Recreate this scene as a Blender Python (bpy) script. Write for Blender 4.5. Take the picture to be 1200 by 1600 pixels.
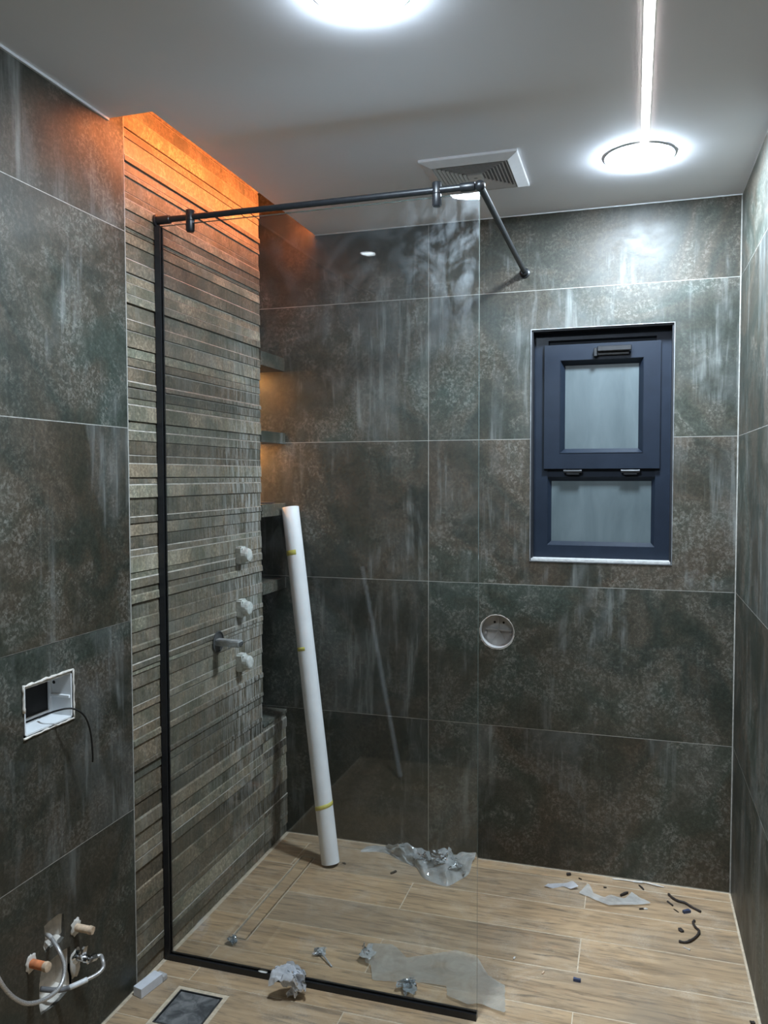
import bpy, bmesh, math, random
from mathutils import Vector, Matrix, noise

# ------------------------------------------------------------------ camera, world, exposure
for o in list(bpy.data.objects):
    bpy.data.objects.remove(o)
scene = bpy.context.scene
COL = scene.collection
cam_d = bpy.data.cameras.new('camera')
cam = bpy.data.objects.new('camera', cam_d)
COL.objects.link(cam)
cam_d.sensor_fit = 'VERTICAL'
cam_d.sensor_height = 32.0
cam_d.lens = 1258.218 / 1600 * 32.0
cam_d.clip_start = 0.02
_r = Vector((0.95574384, 0.29419436, -0.00184206))
_u = Vector((-0.01130272, 0.04297414, 0.99901225))
_f = Vector((-0.29398293, 0.95477898, -0.04439747))
cam.matrix_world = Matrix(((_r.x, _u.x, -_f.x, 1.49096), (_r.y, _u.y, -_f.y, -3.33487), (_r.z, _u.z, -_f.z, 1.62923), (0, 0, 0, 1)))
scene.camera = cam
world = bpy.data.worlds.new('night')
scene.world = world
world.use_nodes = True
world.node_tree.nodes['Background'].inputs[0].default_value = (0.10, 0.13, 0.17, 1)
world.node_tree.nodes['Background'].inputs[1].default_value = 0.10
vs = scene.view_settings
vs.view_transform = 'Standard'
vs.look = 'None'
vs.gamma = 1.0
vs.use_curve_mapping = False
vs.exposure = 0.28
scene.cycles.max_bounces = 6
scene.cycles.diffuse_bounces = 4
scene.cycles.adaptive_threshold = 0.035
scene.cycles.glossy_bounces = 3
scene.cycles.transparent_max_bounces = 12

LAMP = 360.0       # cool round ceiling lamps
LINE = 40.0        # linear ceiling profile
COVE = 150.0        # warm strip in the ceiling slot
NICHE = 300.0       # warm strips in the niche
SPOT = 14.0

W, H = 1.876, 2.686          # right wall, ceiling
GY, GW = -1.010, 1.064       # shower screen
YP, YN = -1.178, -0.2416     # ribbed wall from .. to (then the niche)
XS, YS = 0.1495, -1.2548     # ceiling slot
FRONT = -3.06
SEAMS = [0.58, 1.18, 1.78, 2.38]
random.seed(7)

# ------------------------------------------------------------------ helpers
def link(o, parent=None):
    COL.objects.link(o)
    if parent is not None:
        o.parent = parent
        pw = parent.get('_loc')
        if pw is not None:
            o.matrix_parent_inverse = Matrix.Translation(-Vector(pw))
    return o

def mk(name, bm, mat, parent=None, smooth=False, label=None, recalc=True):
    if recalc:
        bmesh.ops.recalc_face_normals(bm, faces=bm.faces)
    me = bpy.data.meshes.new(name)
    bm.to_mesh(me); bm.free()
    for m in (mat if isinstance(mat, (list, tuple)) else [mat]):
        me.materials.append(m)
    if smooth:
        for p in me.polygons: p.use_smooth = True
        if smooth != 'all':
            try: me.set_sharp_from_angle(angle=math.radians(40))
            except Exception: pass
    o = bpy.data.objects.new(name, me)
    link(o, parent)
    if label: o['label'] = label
    return o

def thing(name, label, cat, loc=(0, 0, 0), group=None):
    o = bpy.data.objects.new(name, None)
    o.empty_display_size = 0.02
    COL.objects.link(o)
    o.location = loc
    o['_loc'] = tuple(loc)
    return tag(o, label, cat, group)

def tag(o, label, cat, group=None):
    o['label'] = label; o['category'] = cat
    if group: o['group'] = group
    return o

def struct(o, label, cat):
    o['kind'] = 'structure'; o['label'] = label; o['category'] = cat
    return o

def box(bm, x0, x1, y0, y1, z0, z1, bev=0.0, seg=1, mi=0):
    vsx = [bm.verts.new((x, y, z)) for x in (x0, x1) for y in (y0, y1) for z in (z0, z1)]
    idx = [(0, 1, 3, 2), (4, 6, 7, 5), (0, 4, 5, 1), (2, 3, 7, 6), (0, 2, 6, 4), (1, 5, 7, 3)]
    fs = [bm.faces.new([vsx[i] for i in f]) for f in idx]
    for f in fs: f.material_index = mi
    if bev > 0:
        es = set()
        for f in fs: es.update(f.edges)
        bmesh.ops.bevel(bm, geom=list(es), offset=bev, segments=seg, affect='EDGES', clamp_overlap=True)
    return fs

def newbox(*a, **k):
    bm = bmesh.new(); box(bm, *a, **k); return bm

def smooth_pts(pts, n=8):
    P = [Vector(p) for p in pts]
    out = []
    for i in range(len(P) - 1):
        p0 = P[i - 1] if i > 0 else P[i] * 2 - P[i + 1]
        p1, p2 = P[i], P[i + 1]
        p3 = P[i + 2] if i + 2 < len(P) else P[i + 1] * 2 - P[i]
        for k in range(n):
            t = k / n
            out.append(0.5 * ((2 * p1) + (p2 - p0) * t + (2 * p0 - 5 * p1 + 4 * p2 - p3) * t * t + (3 * p1 - p0 - 3 * p2 + p3) * t ** 3))
    out.append(P[-1])
    return out

def tube(bm, pts, r, n=12, cap=True, rad=None):
    pts = [Vector(p) for p in pts]
    t0 = (pts[1] - pts[0]).normalized()
    a = Vector((0, 0, 1)) if abs(t0.z) < 0.9 else Vector((1, 0, 0))
    nrm = t0.cross(a).normalized()
    rings = []
    for i, p in enumerate(pts):
        t = (pts[min(i + 1, len(pts) - 1)] - pts[max(i - 1, 0)]).normalized()
        nrm = (nrm - t * nrm.dot(t)).normalized()
        b = t.cross(nrm)
        rr = rad[i] if rad else r
        rings.append([bm.verts.new(p + (nrm * math.cos(q) + b * math.sin(q)) * rr) for q in [2 * math.pi * k / n for k in range(n)]])
    for A, B in zip(rings, rings[1:]):
        for k in range(n):
            bm.faces.new((A[k], A[(k + 1) % n], B[(k + 1) % n], B[k]))
    if cap:
        bm.faces.new(rings[0][::-1]); bm.faces.new(rings[-1])
    return rings

def lathe(bm, prof, o, axis, n=48, cap=True):
    """prof: list of (radius, distance along axis)"""
    o, ax = Vector(o), Vector(axis).normalized()
    a = Vector((0, 0, 1)) if abs(ax.z) < 0.9 else Vector((1, 0, 0))
    u = ax.cross(a).normalized(); v = ax.cross(u)
    rings = []
    for r, d in prof:
        rings.append([bm.verts.new(o + ax * d + (u * math.cos(q) + v * math.sin(q)) * r) for q in [2 * math.pi * k / n for k in range(n)]])
    for A, B in zip(rings, rings[1:]):
        for k in range(n):
            bm.faces.new((A[k], A[(k + 1) % n], B[(k + 1) % n], B[k]))
    if cap:
        if prof[0][0] > 1e-5: bm.faces.new(rings[0][::-1])
        if prof[-1][0] > 1e-5: bm.faces.new(rings[-1])
    bmesh.ops.remove_doubles(bm, verts=bm.verts, dist=1e-6)

def prism(bm, poly, mp, d0, d1):
    """extrude polygon (a,b) between depth d0 and d1"""
    A = [bm.verts.new(mp(a, b, d0)) for a, b in poly]
    B = [bm.verts.new(mp(a, b, d1)) for a, b in poly]
    bm.faces.new(A); bm.faces.new(B[::-1])
    n = len(poly)
    for i in range(n):
        bm.faces.new((A[i], B[i], B[(i + 1) % n], A[(i + 1) % n]))

def holed(bm, mp, rect, hole, d0, d1):
    """slab rect (a0,a1,b0,b1) with one star-shaped hole [(a,b)..]"""
    a0, a1, b0, b1 = rect
    if hole is None:
        prism(bm, [(a0, b0), (a1, b0), (a1, b1), (a0, b1)], mp, d0, d1); return
    ca = sum(p[0] for p in hole) / len(hole); cb = sum(p[1] for p in hole) / len(hole)
    angs = [(math.atan2(b - cb, a - ca), (a, b)) for a, b in hole]
    corners = [(a, b) for a in (a0, a1) for b in (b0, b1)]
    cang = [(math.atan2(b - cb, a - ca), None) for a, b in corners]
    allang = sorted([x for x, _ in angs] + [x for x, _ in cang])
    def hit_poly(t):
        dx, dy = math.cos(t), math.sin(t); best = None
        n = len(hole)
        for i in range(n):
            x1, y1 = hole[i][0] - ca, hole[i][1] - cb
            x2, y2 = hole[(i + 1) % n][0] - ca, hole[(i + 1) % n][1] - cb
            ex, ey = x2 - x1, y2 - y1
            den = dx * ey - dy * ex
            if abs(den) < 1e-12: continue
            r = (x1 * ey - y1 * ex) / den
            s = (x1 * dy - y1 * dx) / den
            if r > 0 and -1e-6 <= s <= 1 + 1e-6: best = r if best is None else max(best, r)
        return (ca + dx * best, cb + dy * best)
    def hit_rect(t):
        dx, dy = math.cos(t), math.sin(t); r = 1e9
        if dx > 1e-9: r = min(r, (a1 - ca) / dx)
        if dx < -1e-9: r = min(r, (a0 - ca) / dx)
        if dy > 1e-9: r = min(r, (b1 - cb) / dy)
        if dy < -1e-9: r = min(r, (b0 - cb) / dy)
        return (ca + dx * r, cb + dy * r)
    I = [hit_poly(t) for t in allang]; O = [hit_rect(t) for t in allang]
    n = len(allang)
    Vs = [[bm.verts.new(mp(a, b, d)) for a, b in L] for L in (I, O) for d in (d0, d1)]
    i0, i1, o0, o1 = Vs
    for k in range(n):
        j = (k + 1) % n
        for q in ((i0[k], o0[k], o0[j], i0[j]), (i1[j], o1[j], o1[k], i1[k]), (i0[j], i1[j], i1[k], i0[k]), (o0[k], o1[k], o1[j], o0[j])):
            try: bm.faces.new(q)
            except ValueError: pass

BACK = lambda a, b, d: (a, d, b)        # wall facing -y, a=x b=z
LEFT = lambda a, b, d: (d, a, b)        # wall in the y,z plane, a=y b=z
FLAT = lambda a, b, d: (a, b, d)

# ------------------------------------------------------------------ materials
MATS = {}
class NT:
    def __init__(s, name):
        s.m = bpy.data.materials.new(name); s.m.use_nodes = True
        s.t = s.m.node_tree; s.n = s.t.nodes; s.l = s.t.links
        s.b = s.n['Principled BSDF']; s.out = s.n['Material Output']
    def node(s, typ, **kw):
        nd = s.n.new(typ)
        for k, v in kw.items(): setattr(nd, k, v)
        return nd
    def put(s, sock, v):
        if hasattr(v, 'is_linked') or isinstance(v, bpy.types.NodeSocket): s.l.new(v, sock)
        else: sock.default_value = v
    def math(s, op, a, b=0.0, clamp=False):
        nd = s.node('ShaderNodeMath', operation=op, use_clamp=clamp)
        s.put(nd.inputs[0], a); s.put(nd.inputs[1], b)
        return nd.outputs[0]
    def coord(s, rnd=True, scale=(1, 1, 1), amount=13.0):
        tc = s.node('ShaderNodeTexCoord')
        mp = s.node('ShaderNodeMapping'); mp.inputs['Scale'].default_value = scale
        s.l.new(tc.outputs['Object'], mp.inputs[0])
        if rnd:
            oi = s.node('ShaderNodeObjectInfo')
            sc = s.node('ShaderNodeVectorMath', operation='SCALE')
            sc.inputs[0].default_value = (1.0, 0.73, 0.41)
            s.l.new(s.math('MULTIPLY', oi.outputs['Random'], amount), sc.inputs['Scale'])
            s.l.new(sc.outputs[0], mp.inputs['Location'])
        return mp.outputs[0]
    def noise(s, vec, scale, detail=4, rough=0.55, dist=0.0, out='Fac'):
        nd = s.node('ShaderNodeTexNoise')
        s.l.new(vec, nd.inputs['Vector'])
        nd.inputs['Scale'].default_value = scale; nd.inputs['Detail'].default_value = detail
        nd.inputs['Roughness'].default_value = rough; nd.inputs['Distortion'].default_value = dist
        return nd.outputs[out]
    def ramp(s, fac, stops, interp='LINEAR'):
        nd = s.node('ShaderNodeValToRGB'); cr = nd.color_ramp; cr.interpolation = interp
        while len(cr.elements) < len(stops): cr.elements.new(0.5)
        for e, (p, c) in zip(cr.elements, stops):
            e.position = p
            e.color = (c, c, c, 1) if isinstance(c, (int, float)) else (*c, 1)
        s.put(nd.inputs[0], fac)
        return nd.outputs[0]
    def mix(s, fac, a, b, blend='MIX'):
        nd = s.node('ShaderNodeMix', data_type='RGBA', blend_type=blend)
        s.put(nd.inputs[0], fac)
        for sock, v in ((nd.inputs[6], a), (nd.inputs[7], b)):
            if isinstance(v, tuple): v = (*v, 1) if len(v) == 3 else v
            s.put(sock, v)
        return nd.outputs[2]
    def bump(s, h, strength=0.3, dist=0.002):
        nd = s.node('ShaderNodeBump'); nd.inputs['Strength'].default_value = strength; nd.inputs['Distance'].default_value = dist
        s.l.new(h, nd.inputs['Height']); s.l.new(nd.outputs[0], s.b.inputs['Normal'])
    def set(s, **kw):
        for k, v in kw.items():
            k = {'color': 'Base Color', 'rough': 'Roughness', 'metal': 'Metallic', 'spec': 'Specular IOR Level', 'trans': 'Transmission Weight', 'alpha': 'Alpha', 'ecol': 'Emission Color', 'estr': 'Emission Strength', 'coat': 'Coat Weight', 'sss': 'Subsurface Weight'}[k]
            if isinstance(v, tuple) and len(v) == 3: v = (*v, 1)
            s.put(s.b.inputs[k], v)

def plain(name, color, rough=0.5, metal=0.0, spec=0.5, var=0.12, scale=30.0, bump=0.0):
    """simple procedural surface with a little noise in tone"""
    if name in MATS: return MATS[name]
    t = NT(name); v = t.coord(rnd=True)
    n = t.noise(v, scale, 4)
    lo = tuple(c * (1 - var) for c in color); hi = tuple(min(1, c * (1 + var)) for c in color)
    t.set(color=t.ramp(n, [(0.3, lo), (0.7, hi)]), rough=rough, metal=metal, spec=spec)
    if bump: t.bump(n, bump, 0.002)
    MATS[name] = t.m
    return t.m

def emit(name, color, strength):
    t = NT(name)
    t.set(color=(0.8, 0.8, 0.8), ecol=color, estr=strength, rough=0.5)
    return t.m

def tile_mat(name, streak=1.0, light=1.0, ribbed=False):
    t = NT(name)
    k = light
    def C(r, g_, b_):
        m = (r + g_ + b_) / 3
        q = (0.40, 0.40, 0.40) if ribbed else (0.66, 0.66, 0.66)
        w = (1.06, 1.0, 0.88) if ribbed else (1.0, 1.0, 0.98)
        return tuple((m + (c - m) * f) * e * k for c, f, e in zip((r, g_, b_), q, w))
    v = t.coord()
    big = t.noise(v, 1.5, 4, 0.55, 0.7)
    mid = t.noise(v, 5.5, 6, 0.66, 0.7)
    fine = t.noise(v, 90.0, 4, 0.75, 0.5)
    c1 = t.ramp(big, [(0.30, C(0.018, 0.020, 0.015)), (0.39, C(0.050, 0.037, 0.022)), (0.47, C(0.026, 0.032, 0.024)), (0.54, C(0.062, 0.049, 0.032)), (0.62, C(0.038, 0.054, 0.043)), (0.74, C(0.095, 0.092, 0.082))])
    c2 = t.mix(t.ramp(mid, [(0.34, 0.65), (0.50, 0.0)]), c1, C(0.020, 0.026, 0.019))
    c3 = t.mix(t.ramp(mid, [(0.50, 0.0), (0.68, 0.50)]), c2, C(0.082, 0.060, 0.038))
    if not ribbed:
        # every tile has its own print: brown, green, grey
        oi0 = t.node('ShaderNodeObjectInfo')
        c3 = t.mix(1.0, c3, t.ramp(oi0.outputs['Random'], [(0.0, (1.00, 0.92, 0.80)), (0.3, (0.78, 0.86, 0.78)), (0.55, (1.00, 0.95, 0.88)), (0.8, (0.92, 0.98, 0.92)), (1.0, (1.00, 0.88, 0.76))]), 'MULTIPLY')
    # fine corroded grain, pale crust where it has eaten in
    c3 = t.mix(1.0, c3, t.ramp(fine, [(0.32, 0.66), (0.50, 1.0), (0.66, 1.45)]), 'MULTIPLY')
    edge = t.ramp(mid, [(0.46, 0.04), (0.55, 0.85), (0.60, 0.35), (0.70, 0.7)])
    fac = t.math('MULTIPLY', t.ramp(fine, [(0.48, 0.0), (0.62, 1.0)]), t.math('MULTIPLY', edge, t.ramp(big, [(0.44, 0.10), (0.60, 0.30 if ribbed else 0.66)])))
    c5 = t.mix(fac, c3, C(0.23, 0.22, 0.19))
    # broad and narrow vertical lime runs
    sn = t.noise(t.coord(scale=(24, 24, 1.9), amount=29.0), 1.0, 4, 0.70, 0.3)
    hz = t.noise(t.coord(scale=(1.6, 1.6, 0.8), amount=7.0), 2.0, 4, 0.62, 0.9)
    sfac = t.math('MULTIPLY', t.ramp(sn, [(0.52, 0.0), (0.68, 1.0)]), t.ramp(hz, [(0.48, 0.03), (0.62, 0.55 * streak)]))
    c6 = t.mix(sfac, c5, (0.25, 0.26, 0.245))
    # soft cement haze
    col = t.mix(t.ramp(hz, [(0.52, 0.0), (0.78, 0.50)]), c6, (0.16, 0.170, 0.165))
    if ribbed:
        oi = t.node('ShaderNodeObjectInfo')
        vv = t.ramp(oi.outputs['Random'], [(0.0, (0.66, 0.62, 0.55)), (0.4, (0.98, 0.90, 0.80)), (0.8, (1.20, 1.11, 0.98)), (1.0, (1.65, 1.55, 1.38))])
        col = t.mix(1.0, col, vv, 'MULTIPLY')
        # limescale runs around the taps and along the niche edge
        tc = t.node('ShaderNodeTexCoord'); sx = t.node('ShaderNodeSeparateXYZ'); t.l.new(tc.outputs['Object'], sx.inputs[0])
        near = t.math('MULTIPLY', t.ramp(t.math('ADD', sx.outputs[1], 1.0), [(0.20, 0.12), (0.42, 0.35), (0.58, 1.0)]), t.ramp(t.math('MULTIPLY', sx.outputs[2], 0.4), [(0.10, 0.30), (0.32, 1.0), (0.66, 0.9), (0.92, 0.12)]))
        ln = t.noise(t.coord(rnd=False, scale=(95, 95, 7)), 1.0, 4, 0.68, 0.5)
        lf = t.math('MULTIPLY', t.ramp(ln, [(0.46, 0.0), (0.58, 0.90)]), near)
        col = t.mix(lf, col, (0.46, 0.46, 0.43))
    t.set(color=col, rough=t.ramp(mid, [(0.35, 0.42), (0.65, 0.60)]), spec=0.5)
    t.bump(fine, 0.15, 0.001)
    return t.m

M_tile = tile_mat('oxide_tile')
M_tile_dark = M_tile
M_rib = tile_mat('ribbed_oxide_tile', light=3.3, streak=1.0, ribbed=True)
M_lip = plain('lit_strip_lip', (0.36, 0.33, 0.28), 0.8, var=0.35, scale=40)  # pale tone paints in the lamp light caught by the strips' top chamfers
M_shelf = tile_mat('shelf_tile', light=1.6)
M_grout = plain('pale_grout', (0.34, 0.33, 0.30), 0.9, var=0.2, scale=60)
M_fgrout = plain('cream_grout', (0.54, 0.45, 0.33), 0.9, var=0.2, scale=60)
M_plaster = plain('white_plaster', (0.62, 0.58, 0.52), 0.9, var=0.25, scale=25, bump=0.5)
M_dark = plain('dark_cavity', (0.012, 0.012, 0.012), 0.9)
M_ceil = plain('ceiling_paint', (0.90, 0.90, 0.94), 0.7, var=0.01, scale=3)
M_black = plain('black_metal', (0.010, 0.011, 0.013), 0.38, 0.0, 0.5, var=0.25, scale=80)
M_blackmatte = plain('black_silicone', (0.006, 0.006, 0.006), 0.5)
M_navy = plain('navy_aluminium', (0.011, 0.016, 0.026), 0.42, 0.0, 0.22, var=0.10, scale=20)
M_navyd = plain('dark_gasket', (0.008, 0.009, 0.012), 0.5)
M_alu = plain('silver_trim', (0.52, 0.53, 0.54), 0.35, 0.85, var=0.15, scale=50)
M_steel = plain('brushed_steel', (0.50, 0.51, 0.51), 0.35, 0.35, var=0.2, scale=60)
M_white = plain('white_plastic', (0.72, 0.74, 0.75), 0.4, var=0.04)
M_vent = plain('vent_plastic', (0.80, 0.79, 0.80), 0.5, var=0.03)
M_card = plain('white_tube_card', (0.88, 0.89, 0.90), 0.55, var=0.05, scale=12)
M_tape = plain('yellow_tape', (0.72, 0.66, 0.16), 0.4, var=0.15)
M_cap = plain('limed_plastic', (0.66, 0.68, 0.64), 0.6, var=0.2, scale=60, bump=0.4)
M_orange = plain('orange_plastic_pipe', (0.60, 0.20, 0.08), 0.55, var=0.3, scale=50)
M_beige = plain('dusty_beige_pipe', (0.62, 0.46, 0.32), 0.7, var=0.3, scale=60)
M_braid = None
M_box = plain('grey_box_plastic', (0.48, 0.47, 0.46), 0.5, var=0.12)
M_chrome = plain('chrome', (0.62, 0.63, 0.64), 0.16, 1.0, var=0.05)
M_dirtchip = plain('dark_scrap', (0.030, 0.022, 0.018), 0.7, var=0.3)
M_blue = plain('blue_scrap', (0.040, 0.055, 0.11), 0.6, var=0.3)
M_scrap = plain('white_scrap', (0.62, 0.60, 0.56), 0.6, var=0.15)

def braid_mat():
    t = NT('braided_steel'); v = t.coord(rnd=False)
    wv = t.node('ShaderNodeTexChecker'); t.l.new(v, wv.inputs[0]); wv.inputs['Scale'].default_value = 420
    wv.inputs[1].default_value = (0.62, 0.60, 0.58, 1); wv.inputs[2].default_value = (0.34, 0.33, 0.32, 1)
    n = t.noise(v, 300, 2)
    t.set(color=t.mix(0.3, wv.outputs[0], t.ramp(n, [(0.35, (0.25, 0.24, 0.24)), (0.65, (0.7, 0.68, 0.66))])), rough=0.42, metal=0.55)
    t.bump(n, 0.5, 0.001)
    return t.m
M_braid = braid_mat()

def wood_mat():
    t = NT('wood_look_tile')
    v = t.coord(scale=(1, 1, 1), amount=17.0)
    g = t.coord(scale=(1.3, 13, 13), amount=17.0)
    n1 = t.noise(g, 1.6, 6, 0.6, 1.3)
    n2 = t.noise(g, 5.5, 7, 0.62, 0.8)
    n3 = t.noise(v, 3.2, 4, 0.55, 0.5)
    base = t.ramp(n1, [(0.28, (0.22, 0.155, 0.092)), (0.42, (0.40, 0.28, 0.165)), (0.55, (0.50, 0.355, 0.21)), (0.72, (0.57, 0.42, 0.265))])
    c2 = t.mix(t.ramp(n2, [(0.33, 0.85), (0.50, 0.0)]), base, (0.17, 0.130, 0.088))
    c3 = t.mix(t.ramp(n3, [(0.46, 0.0), (0.70, 0.5)]), c2, (0.31, 0.25, 0.18))
    oi = t.node('ShaderNodeObjectInfo')
    c4 = t.mix(1.0, c3, t.ramp(oi.outputs['Random'], [(0, (0.80, 0.80, 0.82)), (1, (1.03, 0.98, 0.92))]), 'MULTIPLY')
    # cement dust
    w = t.coord(rnd=False)
    d1 = t.noise(w, 5.0, 6, 0.65, 0.9)
    d2 = t.noise(w, 160, 3, 0.7)
    df = t.math('MULTIPLY', t.ramp(d1, [(0.50, 0.02), (0.72, 0.5)]), t.ramp(d2, [(0.40, 0.25), (0.66, 1.0)]))
    c5 = t.mix(df, c4, (0.60, 0.54, 0.45))
    t.set(color=c5, rough=t.ramp(n2, [(0.3, 0.55), (0.7, 0.40)]), spec=0.4)
    t.bump(n2, 0.12, 0.001)
    return t.m
M_wood = wood_mat()

def glass_mat():
    """thin clear sheet: Fresnel split of see-through and mirror, with faint dried-water dust"""
    t = NT('clear_glass'); t.n.remove(t.b)
    fr = t.node('ShaderNodeFresnel'); fr.inputs[0].default_value = 1.42
    geo = t.node('ShaderNodeNewGeometry')
    tr = t.node('ShaderNodeBsdfTransparent'); tr.inputs[0].default_value = (0.982, 0.99, 0.986, 1)
    gl = t.node('ShaderNodeBsdfGlossy'); gl.inputs['Roughness'].default_value = 0.0; gl.inputs[0].default_value = (0.9, 0.94, 0.95, 1)
    df = t.node('ShaderNodeBsdfDiffuse'); df.inputs[0].default_value = (0.75, 0.80, 0.84, 1)
    m1 = t.node('ShaderNodeMixShader'); t.l.new(fr.outputs[0], m1.inputs[0]); t.l.new(tr.outputs[0], m1.inputs[1]); t.l.new(gl.outputs[0], m1.inputs[2])
    tc = t.node('ShaderNodeTexCoord')
    v = tc.outputs['Object']
    s1 = t.noise(v, 7.0, 6, 0.6, 1.6)
    s2 = t.noise(t.coord(rnd=False, scale=(26, 26, 7)), 1.0, 4, 0.6, 0.9)
    sx = t.node('ShaderNodeSeparateXYZ'); t.l.new(v, sx.inputs[0])
    # smears stay near the free top corner where the sheet was handled
    corner = t.math('MULTIPLY', t.ramp(sx.outputs[0], [(0.82, 0.0), (1.0, 1.0)]), t.ramp(t.math('SUBTRACT', sx.outputs[2], 1.6), [(0.30, 0.0), (0.72, 1.0)]))
    smear = t.math('MULTIPLY', t.ramp(t.math('MULTIPLY', s1, s2), [(0.20, 0.0), (0.34, 0.075)]), corner)
    fac = t.math('ADD', smear, t.ramp(s1, [(0.45, 0.003), (0.75, 0.012)]))
    m2 = t.node('ShaderNodeMixShader'); t.l.new(fac, m2.inputs[0]); t.l.new(m1.outputs[0], m2.inputs[1]); t.l.new(df.outputs[0], m2.inputs[2])
    t.l.new(m2.outputs[0], t.out.inputs[0])
    return t.m
M_glass = glass_mat()
M_gedge = plain('glass_edge', (0.16, 0.20, 0.18), 0.15, var=0.05)

def frost_mat():
    t = NT('frosted_pane'); v = t.coord(scale=(6, 1, 1.6))
    n = t.noise(v, 2.0, 5, 0.6, 0.4)
    t.set(color=t.ramp(n, [(0.3, (0.060, 0.078, 0.084)), (0.72, (0.095, 0.118, 0.125))]), rough=0.42, spec=0.5)
    return t.m
M_frost = frost_mat()

def film_mat(name, tint, opac, rough=0.25):
    t = NT(name); t.n.remove(t.b)
    tr = t.node('ShaderNodeBsdfTransparent'); tr.inputs[0].default_value = (0.96, 0.97, 0.97, 1)
    df = t.node('ShaderNodeBsdfDiffuse'); v = t.coord()
    n = t.noise(v, 14, 5, 0.6, 0.8)
    t.l.new(t.ramp(n, [(0.3, tuple(c * 0.82 for c in tint)), (0.7, tint)]), df.inputs[0])
    tl = t.node('ShaderNodeBsdfTranslucent'); tl.inputs[0].default_value = (*tint, 1)
    gl = t.node('ShaderNodeBsdfGlossy'); gl.inputs['Roughness'].default_value = rough; gl.inputs[0].default_value = (0.95, 0.97, 1, 1)
    a = t.node('ShaderNodeMixShader'); a.inputs[0].default_value = 0.35; t.l.new(df.outputs[0], a.inputs[1]); t.l.new(tl.outputs[0], a.inputs[2])
    b = t.node('ShaderNodeMixShader'); t.l.new(t.ramp(n, [(0.3, max(0, opac - 0.12)), (0.7, min(1, opac + 0.12))]), b.inputs[0]); t.l.new(tr.outputs[0], b.inputs[1]); t.l.new(a.outputs[0], b.inputs[2])
    fr = t.node('ShaderNodeFresnel'); fr.inputs[0].default_value = 1.5
    c = t.node('ShaderNodeMixShader'); t.l.new(fr.outputs[0], c.inputs[0]); t.l.new(b.outputs[0], c.inputs[1]); t.l.new(gl.outputs[0], c.inputs[2])
    t.l.new(c.outputs[0], t.out.inputs[0])
    return t.m
M_film = film_mat('clear_plastic_film', (0.80, 0.84, 0.84), 0.58, 0.14)
M_filmt = film_mat('milky_plastic_film', (0.66, 0.67, 0.62), 0.42, 0.4)
M_filmw = film_mat('white_plastic_film', (0.82, 0.84, 0.88), 0.85, 0.2)
M_filmb = film_mat('bluish_plastic_film', (0.42, 0.50, 0.54), 0.70, 0.15)

E_lamp = emit('cool_lamp_diffuser', (0.71, 0.86, 1.0), LAMP)
E_line = emit('linear_lamp_diffuser', (1.0, 0.90, 0.86), LINE)
E_cove = emit('warm_led_tape', (1.0, 0.27, 0.075), COVE)
E_niche = emit('warm_niche_led_tape', (1.0, 0.45, 0.14), NICHE)
E_spot = emit('small_spot_diffuser', (0.85, 0.93, 1.0), SPOT)

# ------------------------------------------------------------------ floor
bm = bmesh.new()
for r in [(-0.35, 0.122, -4.5, 0.1), (0.302, W + 0.1, -4.5, 0.1), (0.122, 0.302, -4.5, -1.322), (0.122, 0.302, -1.128, -0.842), (0.122, 0.302, -0.195, 0.1), (0.122, 0.150, -0.842, -0.195), (0.216, 0.302, -0.842, -0.195)]:
    box(bm, *r, -0.12, -0.0004)
box(bm, 0.12, 0.304, -1.4, 0.0, -0.13, -0.1)
floor = struct(mk('floor', bm, M_fgrout), 'tan wood-look plank tile floor with pale grout joints', 'floor')
YR = [0.0, -0.075, -0.28, -0.485, -0.69, -0.893, -1.095, -1.30, -1.505, -1.71, -1.915, -2.12, -2.325, -2.53, -2.735, -2.94, -3.145, -3.35, -3.555, -3.76, -3.965, -4.17, -4.375]
G = 0.0014
cuts = [(0.150, 0.216, -0.842, -0.195), (0.122, 0.302, -1.322, -1.128)]     # linear drain, floor trap
for i in range(len(YR) - 1):
    y1, y0 = YR[i] - (0.006 if i == 0 else G), YR[i + 1] + G
    xs = [0.007, 0.67, W - 0.005] if i % 2 == 0 else [0.007, 0.137, 1.337, W - 0.005]
    for x0, x1 in zip(xs, xs[1:]):
        x0, x1 = x0 + G, x1 - G
        rects = [(x0, x1, y0, y1)]
        for c in cuts:
            nr = []
            for r in rects:
                a0, a1, b0, b1 = max(r[0], c[0]), min(r[1], c[1]), max(r[2], c[2]), min(r[3], c[3])
                if a0 >= a1 or b0 >= b1: nr.append(r); continue
                for q in ((r[0], a0, r[2], r[3]), (a1, r[1], r[2], r[3]), (a0, a1, r[2], b0), (a0, a1, b1, r[3])):
                    if q[1] - q[0] > 0.002 and q[3] - q[2] > 0.002: nr.append(q)
            rects = nr
        # separated pieces of a plank are separate tiles, touching ones share a mesh
        left = [r for r in rects if r[1] <= cuts[0][0] + 1e-4 and any(q[0] >= cuts[0][1] - 1e-4 for q in rects)] if len(rects) > 1 else []
        rest = [r for r in rects if r not in left]
        for grp in (left, rest):
            if not grp: continue
            b = bmesh.new()
            dz = random.uniform(-0.0004, 0.0004)
            for r in grp: box(b, *r, -0.010, dz, bev=0.0008 if len(grp) == 1 else 0)
            mk('floor_plank', b, M_wood, floor)

# ------------------------------------------------------------------ walls
def circle(ca, cb, r, n=40, jag=0.0):
    return [(ca + (r + random.uniform(-jag, jag)) * math.cos(2 * math.pi * k / n), cb + (r + random.uniform(-jag, jag)) * math.sin(2 * math.pi * k / n)) for k in range(n)]

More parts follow.
